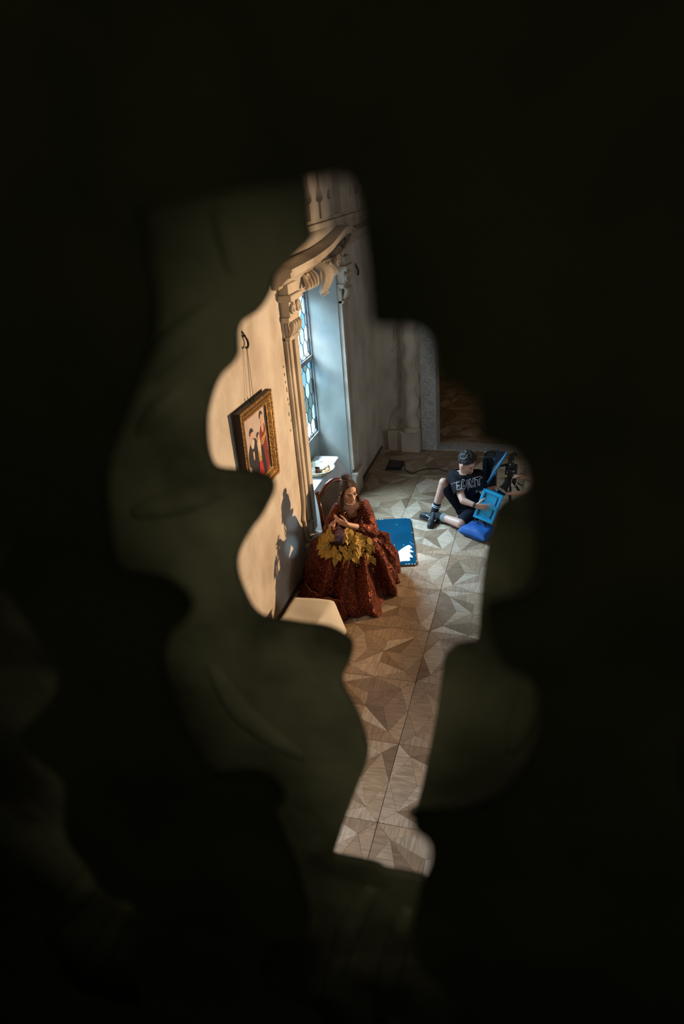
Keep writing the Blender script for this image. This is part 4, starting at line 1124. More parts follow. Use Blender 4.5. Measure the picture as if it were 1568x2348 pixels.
def hand_prims(mb, wrist, direc, palm_n, thumb_side, curl=(.5, .55, .6, .65), k=1.0, spread=.06, thumb_curl=.4, thumb_out=.7):
    """palm and five fingers; direc = wrist to knuckles, palm_n = the way the palm looks, thumb_side = unit vector towards the thumb"""
    d = Vector(direc).normalized(); n = Vector(palm_n); n = (n - d * n.dot(d)).normalized()
    t = Vector(thumb_side); t = (t - d * t.dot(d) - n * t.dot(n)).normalized()
    W = Vector(wrist)
    for o_ in (-.026, -.009, .009, .026):
        capsule(mb, W + t * o_ * .72 * k + d * .010 * k, W + t * o_ * k + d * .078 * k, .0165 * k, .0125 * k, 10)
    L_ = ((.044, .026, .021), (.049, .030, .023), (.045, .028, .022), (.035, .021, .019))
    for i, o_ in enumerate((.028, .0095, -.0095, -.027)):
        b = W + t * o_ * k + d * (.082 - .004 * abs(i - 1.2)) * k
        a = 0; dirv = (d + t * spread * (1.4 - i)).normalized()
        r = .0095 - .0006 * i
        for s_ in range(3):
            a = curl[i] * (.75 + .35 * s_) if s_ else curl[i] * .6
            dirv = (dirv * math.cos(a) + n * math.sin(a)).normalized()
            e = b + dirv * L_[i][s_] * k
            capsule(mb, b, e, r * k, (r - .0008) * k, 9); b = e; r -= .0008
    b = W + t * .026 * k + d * .022 * k + n * .006 * k
    dirv = (d * (1 - thumb_out * .45) + t * thumb_out + n * .25).normalized()
    r = .0135
    for s_, l_ in enumerate((.040, .032, .026)):
        e = b + dirv * l_ * k
        capsule(mb, b, e, r * k, (r - .0018) * k, 9); b = e; r -= .0018
        dirv = (dirv * math.cos(thumb_curl) + (d * .7 - t * .5 + n * .3).normalized() * math.sin(thumb_curl)).normalized()

M_SKIN_W = mat('fair_skin', (0.62, 0.36, 0.25), 0.5, var=0.05, scale=12)
M_LIP = mat('rose_lips', (0.42, 0.13, 0.11), 0.4)
M_SKIN_M = mat('light_skin', (0.56, 0.34, 0.26), 0.5, var=0.06, scale=12)
M_SKIN_M2 = mat('tan_skin', (0.46, 0.25, 0.17), 0.5)
M_LIP_M = mat('pale_lips', (0.42, 0.18, 0.15), 0.45)
M_HAIR_W = mat('dark_auburn_hair', (0.026, 0.011, 0.007), 0.42, var=0.6, scale=30, stretch=(6, 6, 1.2), bump=0.9, bscale=60, col2=(0.065, 0.022, 0.012))
M_HAIR_M = mat('dark_curly_hair', (0.006, 0.006, 0.006), 0.5, var=0.4, scale=60, bump=0.8, bscale=90)
M_EYEW = mat('eye_white', (0.62, 0.58, 0.55), 0.25)
M_IRIS = mat('dark_iris', (0.02, 0.012, 0.008), 0.15)
M_BROW = mat('brow_hair', (0.022, 0.010, 0.007), 0.6)
M_PEARL = mat('pearl', (0.80, 0.74, 0.64), 0.2, coat=0.5)

def brocade(name, dark, light, hi, scale=26):
    """copper brocade: fine figured pattern woven on a dark red ground, with a silky gleam"""
    mt, nt, b = nodes(name)
    tc = nt.nodes.new('ShaderNodeTexCoord')
    n1 = nt.nodes.new('ShaderNodeTexNoise'); n1.inputs['Scale'].default_value = scale; n1.inputs['Detail'].default_value = 9; n1.inputs['Roughness'].default_value = .75; n1.inputs['Distortion'].default_value = 1.5
    nt.links.new(tc.outputs['Object'], n1.inputs['Vector'])
    v = nt.nodes.new('ShaderNodeTexVoronoi'); v.feature = 'DISTANCE_TO_EDGE'; v.inputs['Scale'].default_value = scale * 1.6
    nt.links.new(tc.outputs['Object'], v.inputs['Vector'])
    ad = nt.nodes.new('ShaderNodeMath'); ad.operation = 'MULTIPLY_ADD'; ad.inputs[1].default_value = -.25
    nt.links.new(v.outputs['Distance'], ad.inputs[0]); nt.links.new(n1.outputs['Fac'], ad.inputs[2])
    rp = nt.nodes.new('ShaderNodeValToRGB'); cr_ = rp.color_ramp
    cr_.elements[0].position = .34; cr_.elements[0].color = (*dark, 1)
    cr_.elements[1].position = .63; cr_.elements[1].color = (*hi, 1)
    e = cr_.elements.new(.49); e.color = (*light, 1)
    nt.links.new(ad.outputs[0], rp.inputs['Fac']); nt.links.new(rp.outputs['Color'], b.inputs['Base Color'])
    b.inputs['Roughness'].default_value = .27; b.inputs['Metallic'].default_value = .55
    bp = nt.nodes.new('ShaderNodeBump'); bp.inputs['Strength'].default_value = .8; bp.inputs['Distance'].default_value = .010
    nt.links.new(ad.outputs[0], bp.inputs['Height'])
    n4 = nt.nodes.new('ShaderNodeTexNoise'); n4.inputs['Scale'].default_value = 9; n4.inputs['Detail'].default_value = 3; n4.inputs['Distortion'].default_value = 2.5
    nt.links.new(tc.outputs['Object'], n4.inputs['Vector'])
    b4 = nt.nodes.new('ShaderNodeBump'); b4.inputs['Strength'].default_value = .9; b4.inputs['Distance'].default_value = .07
    nt.links.new(n4.outputs['Fac'], b4.inputs['Height']); nt.links.new(b4.outputs['Normal'], bp.inputs['Normal']); nt.links.new(bp.outputs['Normal'], b.inputs['Normal'])
    return mt
M_GOWN = brocade('copper_brocade', (0.070, 0.009, 0.005), (0.150, 0.026, 0.011), (0.46, 0.15, 0.06), 30)
M_GOWN_IN = mat('gown_lining', (0.05, 0.008, 0.006), .6)
M_RUFF = brocade('collar_brocade', (0.10, 0.035, 0.015), (0.26, 0.10, 0.04), (0.50, 0.27, 0.12), 40)
M_LEAF = mat('gold_lace', (0.52, 0.29, 0.035), .6, var=.5, scale=70, bump=.4, bscale=90, col2=(.78, .50, .10))
M_GOLDTRIM = mat('gold_braid', (0.45, 0.27, 0.06), .4, metal=.4, bump=.6, bscale=120)

# ------------------------------------------------------------------ woman in the copper gown
wm = thing('person', 'woman seated in a copper brocade gown with golden leaf cuffs and pearls', 'person', (.55, 6.2, 0))
Fv, Lv = Vector((FX, FY, 0)), Vector((LXc, LYc, 0))
HW = Frame((.622, 6.12, 1.128), (.62, -.77, -.15), (-.06, 0.0, 1), 1.06)
hip = Vector((.50, 6.385, .55))
wst = Vector((.545, 6.305, .70)); cst = Vector((.590, 6.225, .855)); nkb = Vector((.605, 6.175, .975))
shl, shr = Vector((.742, 6.215, .935)), Vector((.488, 6.125, .925))
ell_, elr = Vector((.862, 6.05, .715)), Vector((.405, 5.985, .705))
wrl, wrr = Vector((.655, 5.865, .868)), Vector((.495, 5.880, .850))
body = MB()
head_prims(body, HW)
capsule(body, nkb + Vector((0, 0, -.01)), HW.p(0, -.018, -.06), .052, .048)
chain(body, [hip, wst, cst], [.135, .105, .112])
capsule(body, cst + Lv * -.06, cst + Lv * .06, .095, .095)
for s_ in (-1, 1): capsule(body, cst + Lv * s_ * .06 + Fv * .055 + Vector((0, 0, -.015)), cst + Lv * s_ * .055 + Fv * .065 + Vector((0, 0, -.02)), .058, .055)
capsule(body, shl, shr, .052, .052); capsule(body, nkb, cst, .065, .10)
chain(body, [shl, ell_, wrl], [.050, .040, .027]); chain(body, [shr, elr, wrr], [.050, .040, .027])
for s_ in (-1, 1):
    hp = hip + Lv * s_ * .09; kn = hip + Fv * .44 + Lv * s_ * .13 + Vector((0, 0, -.03)); an = kn + Fv * .06 + Vector((0, 0, -.43))
    chain(body, [hp, kn, an], [.095, .068, .042]); capsule(body, an + Vector((0, 0, -.03)), an + Fv * .15 + Vector((0, 0, -.055)), .04, .03)
# her left hand lies across, the right hand stands up inside it with a raised thumb
hand_prims(body, wrl, (-.11, -.03, .062), (-.2, .8, .35), (-.1, -.1, 1), curl=(.28, .38, .45, .5), k=.95, thumb_out=.5)
hand_prims(body, wrr, (.055, -.03, .085), (.75, -.15, -.35), (-.55, -.2, .4), curl=(.45, .6, .75, .85), k=.95, thumb_out=.75, thumb_curl=.15)
lt = lip_test(HW)
into_body = blob('body', body, .0045, [M_SKIN_W, M_LIP], wm, matfn=lambda q: 1 if lt(q) else 0, smooth=2)
face_parts(HW, wm, M_IRIS, M_BROW, M_EYEW)
# hair: drawn up into a bun, long locks falling on the shoulders
hr = MB()
HW.ell(hr, (0, -.014, .036), (.082, .098, .088)); HW.ell(hr, (0, -.045, .044), (.072, .068, .074)); HW.ell(hr, (0, -.052, -.012), (.074, .066, .078))
for s_ in (-1, 1):
    chain(hr, [HW.p(s_ * .070, .030, .040), HW.p(s_ * .080, .008, -.02), HW.p(s_ * .086, -.004, -.08), HW.p(s_ * .090, .010, -.14), HW.p(s_ * .098, .030, -.20)], [.012, .015, .017, .016, .008])
def hair_keep(q):
    s, f_, u = HW.loc(q)
    if u < -.03: return True if abs(s) > .062 else f_ < .0
    return not (f_ > .020 + (u + .03) * .42 and abs(s) < .078 and u < .098)
hro = blob('hair', hr, .005, M_HAIR_W, wm, keep=hair_keep, smooth=2)
bn = MB(); BN = HW.p(-.006, -.052, .140)
for k in range(9):
    a = 2 * PI * k / 9; capsule(bn, BN + HW.s * .030 * math.cos(a) + HW.f * .030 * math.sin(a) + HW.u * (.004 * math.sin(3 * a) - .004), BN + HW.s * .030 * math.cos(a + .8) + HW.f * .030 * math.sin(a + .8) + HW.u * .010, .020, .017, 10)
bn.ell(tuple(BN + HW.u * .012), (.034, .034, .026))
bun_o = blob('hair_bun', bn, .005, M_HAIR_W, hro, smooth=1)
e = MB(); e.tube([BN - HW.u * .022 + HW.s * .048 * math.cos(a) + HW.f * .046 * math.sin(a) for a in [2 * PI * k / 28 for k in range(28)]], .004, 6, closed=True); into(e.build('hair_ribbon', mat('grey_blue_ribbon', (.22, .24, .34), .4), smooth=True), hro)
# thin loose curls
lk = MB(); rg = random.Random(8)
for s_ in (-1, 1):
    for k in range(7):
        st_ = HW.p(s_ * .080, -.02 + .012 * k * (1 if s_ < 0 else .6), -.03); ph = rg.uniform(0, 6)
        lk.tube([st_ + HW.u * (-.021 * j) + HW.s * s_ * (.003 * j + .006 * math.sin(j * 1.1 + ph)) + HW.f * (.004 * j + .006 * math.cos(j * 1.1 + ph)) for j in range(11)], [.0042] * 10 + [.001], 5)
tag(into(lk.build('hair_strands', M_HAIR_W, smooth=True), hro), kind='stuff')
# necklace and earrings
nl = MB()
NC = nkb + Vector((0, 0, .035)) + Fv * .01
for k in range(34):
    a = 2 * PI * k / 34
    q = NC + Lv * .064 * math.sin(a) + Fv * (.062 * math.cos(a) + .004) + Vector((0, 0, -.030 * (1 + math.cos(a)) * .75 + .012))
    nl.ell(tuple(q), (.0056, .0056, .0056), 8, 6)
tag(into(nl.build('pearl_necklace', M_PEARL, smooth=True), wm), kind='stuff')
for s_ in (-1, 1):
    e = MB(); e.ell(tuple(HW.p(s_ * .082, .006, -.062)), (.006, .006, .011), 8, 6); into(e.build('earring', M_PEARL, smooth=True), wm)
# bodice with a deep V neckline
bo_ = MB()
chain(bo_, [hip + Vector((0, 0, .03)), wst, cst], [.140, .118, .128])
capsule(bo_, cst + Lv * -.06, cst + Lv * .06, .110, .110)
for s_ in (-1, 1): capsule(bo_, cst + Lv * s_ * .06 + Fv * .055 + Vector((0, 0, -.015)), cst + Lv * s_ * .055 + Fv * .065 + Vector((0, 0, -.02)), .070, .067)
capsule(bo_, shl, shr, .060, .060); capsule(bo_, nkb + Vector((0, 0, -.03)), cst, .085, .115)
CF = Frame(cst, Fv + Vector((0, 0, .25)))
def in_v(q):
    s, f_, u = CF.loc(q)
    return f_ > .0 and abs(s) < .026 + max(0, (u + .085)) * .42 and u > -.085
blob('bodice', bo_, .006, [M_GOWN], wm, keep=lambda q: not in_v(q) and not (Vector(q) - nkb).dot(Vector((0, 0, 1))) > .045, smooth=3, solid=.008)
# chemise edge in the V
e = MB(); e.tube([CF.p(a, .128 - abs(a) * .25, -.05 + abs(a) * .9) for a in [-.055 + .011 * k for k in range(11)]], .007, 6); into(e.build('gold_edging', M_GOLDTRIM, smooth=True), wm)
# shawl collar ruffle running round the neck and down both sides of the V
def ruffle(name, path, wid, n=70, seed=1, matl=None, amp=.016):
    P = catmull([Vector(p_) for p_ in path], n // max(1, len(path) - 1), closed=False); mb = MB(); vs_ = []; fs = []; rg = random.Random(seed)
    for i, p_ in enumerate(P):
        t = (P[min(i + 1, len(P) - 1)] - P[max(i - 1, 0)]).normalized()
        out = (p_ - (cst + Vector((0, 0, .02)))); out = (out - t * out.dot(t)).normalized(); side = t.cross(out)
        for j in range(5):
            w_ = (j / 4 - .5) * 2 * wid
            vs_.append(p_ + side * w_ + out * (.010 * (1 - (j / 2 - 1) ** 2) + amp * math.sin(i * 1.15 + j * .8) * (.4 + .6 * abs(j / 2 - 1)) + rg.uniform(-.002, .002)))
    for i in range(len(P) - 1):
        for j in range(4): fs.append((i * 5 + j, (i + 1) * 5 + j, (i + 1) * 5 + j + 1, i * 5 + j + 1))
    mb.add(vs_, fs); o = into(mb.build(name, matl or M_RUFF, smooth=True), wm); so = o.modifiers.new('thick', 'SOLIDIFY'); so.thickness = .004
    return o
for s_ in (-1, 1):
    ruffle('collar_ruffle', [nkb + Fv * -.085 + Vector((0, 0, .055)), nkb + Lv * s_ * .065 + Fv * -.05 + Vector((0, 0, .05)), nkb + Lv * s_ * .105 + Fv * .025 + Vector((0, 0, .005)), cst + Lv * s_ * .10 + Fv * .135 + Vector((0, 0, .035)), cst + Lv * s_ * .065 + Fv * .165 + Vector((0, 0, -.05)), cst + Lv * s_ * .03 + Fv * .16 + Vector((0, 0, -.12))], .030, 80, 3 + s_)
# sleeves
for (nm, a, b) in (('sleeve', shl, ell_), ('sleeve', shr, elr)):
    sl = MB(); mid = a.lerp(b, .5) + Vector((0, 0, .0)) + (a - cst).normalized() * .012
    chain(sl, [a + (cst - a) * .2, a, mid, b, b + (b - mid) * .12], [.060, .062, .066, .068, .064])
    rg = random.Random(4)
    for k in range(7):       # gathered creases
        t = .12 + .13 * k; c_ = a.lerp(b, t); ax = (b - a).normalized(); u1 = ax.orthogonal().normalized(); u2 = ax.cross(u1); a0 = rg.uniform(0, 6)
        for j in range(5): capsule(sl, c_ + (u1 * math.cos(a0 + j * .5) + u2 * math.sin(a0 + j * .5)) * .055 + ax * .008 * j, c_ + (u1 * math.cos(a0 + j * .5 + .5) + u2 * math.sin(a0 + j * .5 + .5)) * .055 + ax * .008 * (j + 1), .015, .015, 8)
    blob(nm, sl, .006, M_GOWN, wm, smooth=2)
for (a, b) in ((ell_, wrl), (elr, wrr)):
    sl = MB(); chain(sl, [a, a.lerp(b, .45)], [.066, .058]); blob('sleeve_end', sl, .007, M_GOWN, wm)
# golden leaf flounces
M_NET = mat('gold_net', (.05, .028, .006), .9, spec=.05)
def leaf_mesh():
    half = [(0, 0), (.006, .010), (.020, .014), (.015, .024), (.026, .034), (.017, .042), (.018, .052), (.008, .058), (0, .074)]
    out_ = half + [(-a, b) for a, b in reversed(half[1:-1])]
    mb = MB(); mb.prism(out_, lambda u, v, w_: (u * 1.25, w_ + .016 * (v / .074) ** 2 - abs(u) * .22, -v * 1.45), -.001, .001)
    return mb.mesh('lace_leaf', M_LEAF)
LEAFM = leaf_mesh()
def flounce(path, lens, outv, seed, tiers=4, per=9):
    rg = random.Random(seed)
    P = catmull([Vector(p_) for p_ in path], 6, closed=False)
    def at(s):
        x = s * (len(P) - 1); i = min(int(x), len(P) - 2); return P[i].lerp(P[i + 1], x - i)
    def ln(s):
        x = s * (len(lens) - 1); i = min(int(x), len(lens) - 2); return lens[i] + (lens[i + 1] - lens[i]) * (x - i)
    ov = Vector(outv)
    base = MB(); vs_ = []; fs = []
    for i in range(25):
        s = i / 24
        for j in range(6):
            t = j / 5; vs_.append(at(s) + Vector((0, 0, -ln(s) * t * .93)) + ov * (.035 * math.sin(t * 2.2) + .014 * math.sin(i * 1.3) * t))
    for i in range(24):
        for j in range(5): fs.append((i * 6 + j, (i + 1) * 6 + j, (i + 1) * 6 + j + 1, i * 6 + j + 1))
    base.add(vs_, fs); o = fnet = into(base.build('flounce_net', M_NET, smooth=True), wm)
    so = o.modifiers.new('thick', 'SOLIDIFY'); so.thickness = .003
    for j in range(tiers):
        for i in range(per):
            s = min(1, max(0, (i + .5 * (j % 2) + rg.uniform(-.2, .2)) / (per - .5))); t = max(0, (j + .02 + rg.uniform(-.12, .15)) / (tiers - .6))
            q = at(s) + Vector((0, 0, -max(0.0, ln(s) - .045) * t)) + ov * (.042 * math.sin(t * 2.2) + .018 + rg.uniform(0, .012))
            yaw = math.atan2(ov.x, -ov.y) + rg.uniform(-.5, .5)
            M_ = Matrix.Translation(q) @ Matrix.Rotation(yaw, 4, 'Z') @ Matrix.Rotation(rg.uniform(-.25, .15) - .25, 4, 'X') @ Matrix.Rotation(rg.uniform(-.7, .7), 4, 'Y') @ Matrix.Scale(rg.uniform(.85, 1.2), 4)
            # leaf front (+y in the mesh) turns away from the body
            o = bpy.data.objects.new('lace_leaf', LEAFM); COL.objects.link(o); into(o, fnet); o.matrix_basis = M_ @ Matrix.Rotation(PI, 4, 'Z')
flounce([wrl + Vector((.012, -.02, .005)), (.725, 5.855, .815), (.795, 5.87, .765), (.85, 5.93, .715)], [.09, .27, .43, .34], (.35, -.94, 0), 5, 5, 8)
flounce([wrr + Vector((.0, -.02, .0)), (.445, 5.87, .790), (.385, 5.90, .735), (.345, 5.97, .70)], [.07, .12, .15, .13], (-.25, -.97, 0), 6, 4, 7)
flounce([(.37, 5.87, .66), (.48, 5.82, .665), (.60, 5.80, .675), (.74, 5.83, .70)], [.08, .14, .18, .26], (.15, -.98, .05), 7, 4, 7)

# gown skirt: spread over the lap, gathered folds falling to the floor
SC = Vector((.56, 6.20, 0))
def ring(pts):                            # radius around SC as a function of angle
    A = sorted((math.atan2(p_[1] - SC.y, p_[0] - SC.x) % (2 * PI), math.hypot(p_[0] - SC.x, p_[1] - SC.y), p_[2]) for p_ in pts)
    def at(a):
        a %= 2 * PI; n = len(A)
        for i in range(n):
            a0, r0, z0 = A[i]; a1, r1, z1 = A[(i + 1) % n]
            span = (a1 - a0) % (2 * PI); t = (a - a0) % (2 * PI)
            if t <= span:
                t = t / span if span else 0; t = t * t * (3 - 2 * t); return r0 + (r1 - r0) * t, z0 + (z1 - z0) * t
        return A[0][1], A[0][2]
    return at
hem = ring([(.13, 5.88, 0), (.15, 5.76, 0), (.23, 5.65, 0), (.435, 5.545, 0), (.71, 5.495, 0), (.95, 5.56, 0), (1.055, 5.79, 0), (1.05, 6.02, 0), (1.01, 6.25, 0), (.90, 6.48, 0), (.62, 6.66, 0), (.28, 6.5, 0), (.15, 6.22, 0)])
low = ring([(.16, 5.93, .22), (.20, 5.79, .20), (.30, 5.70, .19), (.48, 5.62, .20), (.70, 5.59, .22), (.91, 5.65, .24), (1.01, 5.82, .26), (1.025, 6.02, .26), (.98, 6.22, .28), (.88, 6.42, .28), (.62, 6.60, .3), (.30, 6.46, .3), (.18, 6.22, .26)])
lap = ring([(.17, 6.00, .47), (.24, 5.88, .48), (.38, 5.79, .48), (.56, 5.74, .50), (.74, 5.75, .52), (.90, 5.83, .50), (.955, 5.98, .48), (.95, 6.12, .48), (.89, 6.26, .50), (.80, 6.38, .50), (.62, 6.52, .5), (.34, 6.42, .5), (.19, 6.20, .48)])
top = ring([(.34, 6.06, .585), (.40, 5.98, .59), (.52, 5.93, .60), (.64, 5.92, .61), (.74, 5.96, .61), (.79, 6.05, .60), (.80, 6.16, .60), (.76, 6.27, .61), (.70, 6.36, .62), (.60, 6.44, .62), (.44, 6.38, .62), (.35, 6.22, .60)])
wai = ring([(SC.x + .115 * math.cos(a) + .0, SC.y + .07 + .115 * math.sin(a), .655) for a in [2 * PI * k / 10 for k in range(10)]])
NA, NT = 240, 34
vs_ = []; fs = []
rg = random.Random(12); P1, P2, P3 = [rg.uniform(0, 6.28) for _ in range(3)]
for j in range(NT + 1):
    t = j / NT * 4
    for i in range(NA):
        a = 2 * PI * i / NA
        ks = [wai(a), top(a), lap(a), low(a), hem(a)]
        k = min(int(t), 3); u = t - k
        g = lambda q: Vector(ks[min(max(q, 0), 4)])
        p0, p1, p2, p3 = g(k - 1), g(k), g(k + 1), g(k + 2)
        rz_ = .5 * ((2 * p1) + (p2 - p0) * u + (2 * p0 - 5 * p1 + 4 * p2 - p3) * u * u + (3 * p1 - p0 - 3 * p2 + p3) * u ** 3)
        w_ = t / 4
        side = .5 + .5 * math.cos(a - .15)                     # the folds are deepest on the sitter's left side
        amp = (.016 + .082 * side) * min(1, w_ * 2.2) * (1 - .25 * max(0, w_ - .8) * 5 * .3)
        ph = a + .10 * math.sin(w_ * 5 + a * 2)
        fold = math.sin(ph * 15 + P1) * .65 + math.sin(ph * 8 + P2) * .6 + math.sin(ph * 29 + P3) * .35
        fold = (abs(fold) ** .75) * (1 if fold > 0 else -1)
        diag = math.sin((a * 5.0 - w_ * 7.0) + 1.3) * .034 * (1 - side) * min(1, max(0, w_ * 2 - .5)) + math.sin(a * 8 + w_ * 13) * .016 * min(1, w_ * 2)
        r = max(.05, rz_.x + fold * amp + diag); z = rz_.y + diag * .4
        vs_.append((max(.045, SC.x + r * math.cos(a)), SC.y + r * math.sin(a), max(.004, z)))
for j in range(NT):
    for i in range(NA):
        i2 = (i + 1) % NA; fs.append((j * NA + i, (j + 1) * NA + i, (j + 1) * NA + i2, j * NA + i2))
sk = MB().add(vs_, fs).build('skirt', M_GOWN, smooth=True); into(sk, wm)
so = sk.modifiers.new('thick', 'SOLIDIFY'); so.thickness = .006; so.offset = -1
# gathered flounce round the front left of the hem
def hem_flounce(a0, a1, z1, grow, name):
    n = 150; rows = 7; vs_ = []; fs = []
    for i in range(n + 1):
        a = a0 + (a1 - a0) * i / n
        (rl, zl), (rh, zh) = low(a), hem(a)
        for j in range(rows + 1):
            t = j / rows; zz = z1 * (1 - t); f_ = 1 - zz / .2
            r = rl + (rh - rl) * max(0, f_) + .012 + grow * t + (.006 + .034 * t) * math.sin(i * .50 + .6 * math.sin(i * .17)) + .012 * math.sin(i * 1.35) * t
            vs_.append((max(.035, SC.x + r * math.cos(a)), SC.y + r * math.sin(a), max(.006, zz + .004)))
    for i in range(n):
        for j in range(rows): fs.append((i * (rows + 1) + j, (i + 1) * (rows + 1) + j, (i + 1) * (rows + 1) + j + 1, i * (rows + 1) + j + 1))
    o = MB().add(vs_, fs).build(name, M_GOWN, smooth=True); into(o, wm)
    s2 = o.modifiers.new('thick', 'SOLIDIFY'); s2.thickness = .004
    br = MB(); br.tube([(SC.x + (low(a)[0] + (hem(a)[0] - low(a)[0]) * max(0, 1 - z1 / .2) + .018) * math.cos(a), SC.y + (low(a)[0] + (hem(a)[0] - low(a)[0]) * max(0, 1 - z1 / .2) + .018) * math.sin(a), z1 + .006 * math.sin(a * 40)) for a in [a0 + (a1 - a0) * k / 90 for k in range(91)]], .009, 6); into(br.build('braid', M_GOLDTRIM2, smooth=True), o)
M_GOLDTRIM2 = mat('copper_braid', (0.33, 0.11, 0.04), .4, metal=.4, bump=.8, bscale=120)
hem_flounce(PI + .10, 1.58 * PI, .145, .05, 'hem_flounce')

# ------------------------------------------------------------------ man sitting on the floor
from mathutils.bvhtree import BVHTree
M_TEE = mat('black_cotton', (0.0045, 0.005, 0.008), 0.8, bump=0.3, bscale=18, spec=0.2)
M_SHORTS = mat('navy_shorts', (0.005, 0.008, 0.016), 0.8, bump=0.3, bscale=18, spec=0.2)
M_SOCK = mat('dark_sock', (0.012, 0.014, 0.020), 0.9)
M_STRIPE = mat('white_stripe', (0.62, 0.66, 0.70), 0.8)
M_SHOE = mat('black_canvas_shoe', (0.010, 0.014, 0.018), 0.6)
M_SOLE = mat('dark_sole', (0.04, 0.035, 0.035), 0.7)
M_PRINT = mat('white_print', (0.62, 0.62, 0.60), 0.7)
man = thing('person', 'man in black T-shirt and shorts sitting on the parquet holding a blue crate', 'person', (1.65, 7.7, 0))
HM = Frame((1.668, 7.58, .868), (.74, -.40, -.60), (.25, -.22, 1), 1.04)
mh = Vector((1.70, 7.84, .135)); mc = Vector((1.655, 7.73, .50)); mn = Vector((1.632, 7.665, .695))
m_sr, m_sl = Vector((1.485, 7.715, .635)), Vector((1.795, 7.635, .685))
m_er, m_wr = Vector((1.640, 7.435, .435)), Vector((1.795, 7.375, .408))
m_el, m_wl = Vector((1.852, 7.640, .475)), Vector((2.000, 7.655, .520))
hr_, hl_ = Vector((1.61, 7.84, .135)), Vector((1.79, 7.84, .130))
kr, ar = Vector((1.365, 7.735, .520)), Vector((1.243, 7.735, .115))
kl, al = Vector((1.605, 7.465, .105)), Vector((1.305, 7.675, .085))
bm_ = MB()
head_prims(bm_, HM, True)
capsule(bm_, mn, HM.p(0, -.02, -.055), .060, .058)
chain(bm_, [mh, mh.lerp(mc, .5), mc], [.145, .130, .135]); capsule(bm_, mc + (m_sl - m_sr) * -.16, mc + (m_sl - m_sr) * .16, .115, .115)
capsule(bm_, m_sr, m_sl, .065, .065); capsule(bm_, mn, mc, .075, .12)
chain(bm_, [m_sr, m_er, m_wr], [.056, .043, .029]); chain(bm_, [m_sl, m_el, m_wl], [.056, .043, .029])
chain(bm_, [hr_, kr, ar], [.092, .060, .042]); chain(bm_, [hl_, kl, al], [.092, .062, .042])
bm_.ell(tuple(kr + Vector((-.004, -.004, .004))), (.058, .058, .062))
capsule(bm_, kr.lerp(ar, .22) + Vector((.018, .018, 0)), kr.lerp(ar, .50) + Vector((.012, .012, 0)), .052, .046); capsule(bm_, kl.lerp(al, .22) + Vector((.0, .012, -.006)), kl.lerp(al, .5) + Vector((0, .010, -.006)), .056, .050)
tr_, tl_ = Vector((1.222, 7.470, .035)), Vector((1.035, 7.765, .045))
capsule(bm_, ar + Vector((0, .01, -.05)), (ar + Vector((0, 0, -.06))).lerp(tr_, .55), .034, .026); capsule(bm_, al + Vector((.02, -.015, -.025)), al.lerp(tl_, .5) + Vector((0, 0, -.02)), .034, .026)
hand_prims(bm_, m_wr, (.11, -.005, -.012), (.25, .92, .05), (.2, -.1, 1), curl=(.12, .16, .2, .22), k=1.05, spread=.16, thumb_out=.8, thumb_curl=.1)
hand_prims(bm_, m_wl, (.10, -.05, .035), (.2, -.35, -.9), (.3, -.9, .2), curl=(.5, .55, .6, .65), k=1.02)
lt2 = lip_test(HM)
blob('body', bm_, .005, [M_SKIN_M, M_LIP_M], man, matfn=lambda q: 1 if lt2(q) else 0, smooth=2)
face_parts(HM, man, M_IRIS, M_HAIR_M, M_EYEW)
# short curly hair
hm = MB(); rg = random.Random(21)
HM.ell(hm, (0, -.026, .047), (.085, .096, .084)); HM.ell(hm, (0, -.060, -.002), (.072, .060, .062))
for k in range(170):
    th = rg.uniform(0, 2 * PI); ph = math.acos(rg.uniform(-.25, 1))
    s_, f_, u_ = math.sin(ph) * math.cos(th), math.sin(ph) * math.sin(th), math.cos(ph)
    if f_ > .55 and u_ < .45: continue
    HM.ell(hm, (s_ * .085, -.024 + f_ * .097, .048 + u_ * .085), (rg.uniform(.012, .020),) * 3, 8, 6)
blob('hair', hm, .0055, M_HAIR_M, man, keep=lambda q: not (HM.loc(q)[1] > .045 and HM.loc(q)[2] < .045), smooth=1)
# T-shirt
ts = MB()
chain(ts, [mh + Vector((0, 0, .03)), mh.lerp(mc, .5), mc], [.160, .146, .150]); capsule(ts, mc + (m_sl - m_sr) * -.17, mc + (m_sl - m_sr) * .17, .128, .128)
capsule(ts, m_sr, m_sl, .080, .080); capsule(ts, mn + Vector((0, 0, -.035)), mc, .085, .135)
for (a, b) in ((m_sr, m_er), (m_sl, m_el)): chain(ts, [a, a.lerp(b, .42), a.lerp(b, .66)], [.080, .077, .078])
er_dir = (m_er - m_sr).normalized(); el_dir = (m_el - m_sl).normalized()
def tee_keep(q):
    if (q - m_sr).dot(er_dir) > (m_er - m_sr).length * .70 and (q - m_er).length < .19 and (q - m_sr.lerp(m_er, .78)).length < .098: return False
    if (q - m_sl).dot(el_dir) > (m_el - m_sl).length * .80 and (q - m_el).length < .17 and (q - m_sl.lerp(m_el, .88)).length < .088: return False
    if (q - mn).z > .022 and (q - mn).length < .12: return False
    return True
tee = blob('t_shirt', ts, .007, M_TEE, man, keep=tee_keep, smooth=3, solid=.005)
# shorts
sh_ = MB(); capsule(sh_, mh + Vector((-.06, 0, .0)), mh + Vector((.06, 0, 0)), .150, .150)
chain(sh_, [hr_, hr_.lerp(kr, .5), hr_.lerp(kr, .80)], [.112, .100, .090]); chain(sh_, [hl_, hl_.lerp(kl, .5), hl_.lerp(kl, .82)], [.112, .100, .092])
blob('shorts', sh_, .008, M_SHORTS, man, keep=lambda q: q.z > .006, smooth=3)
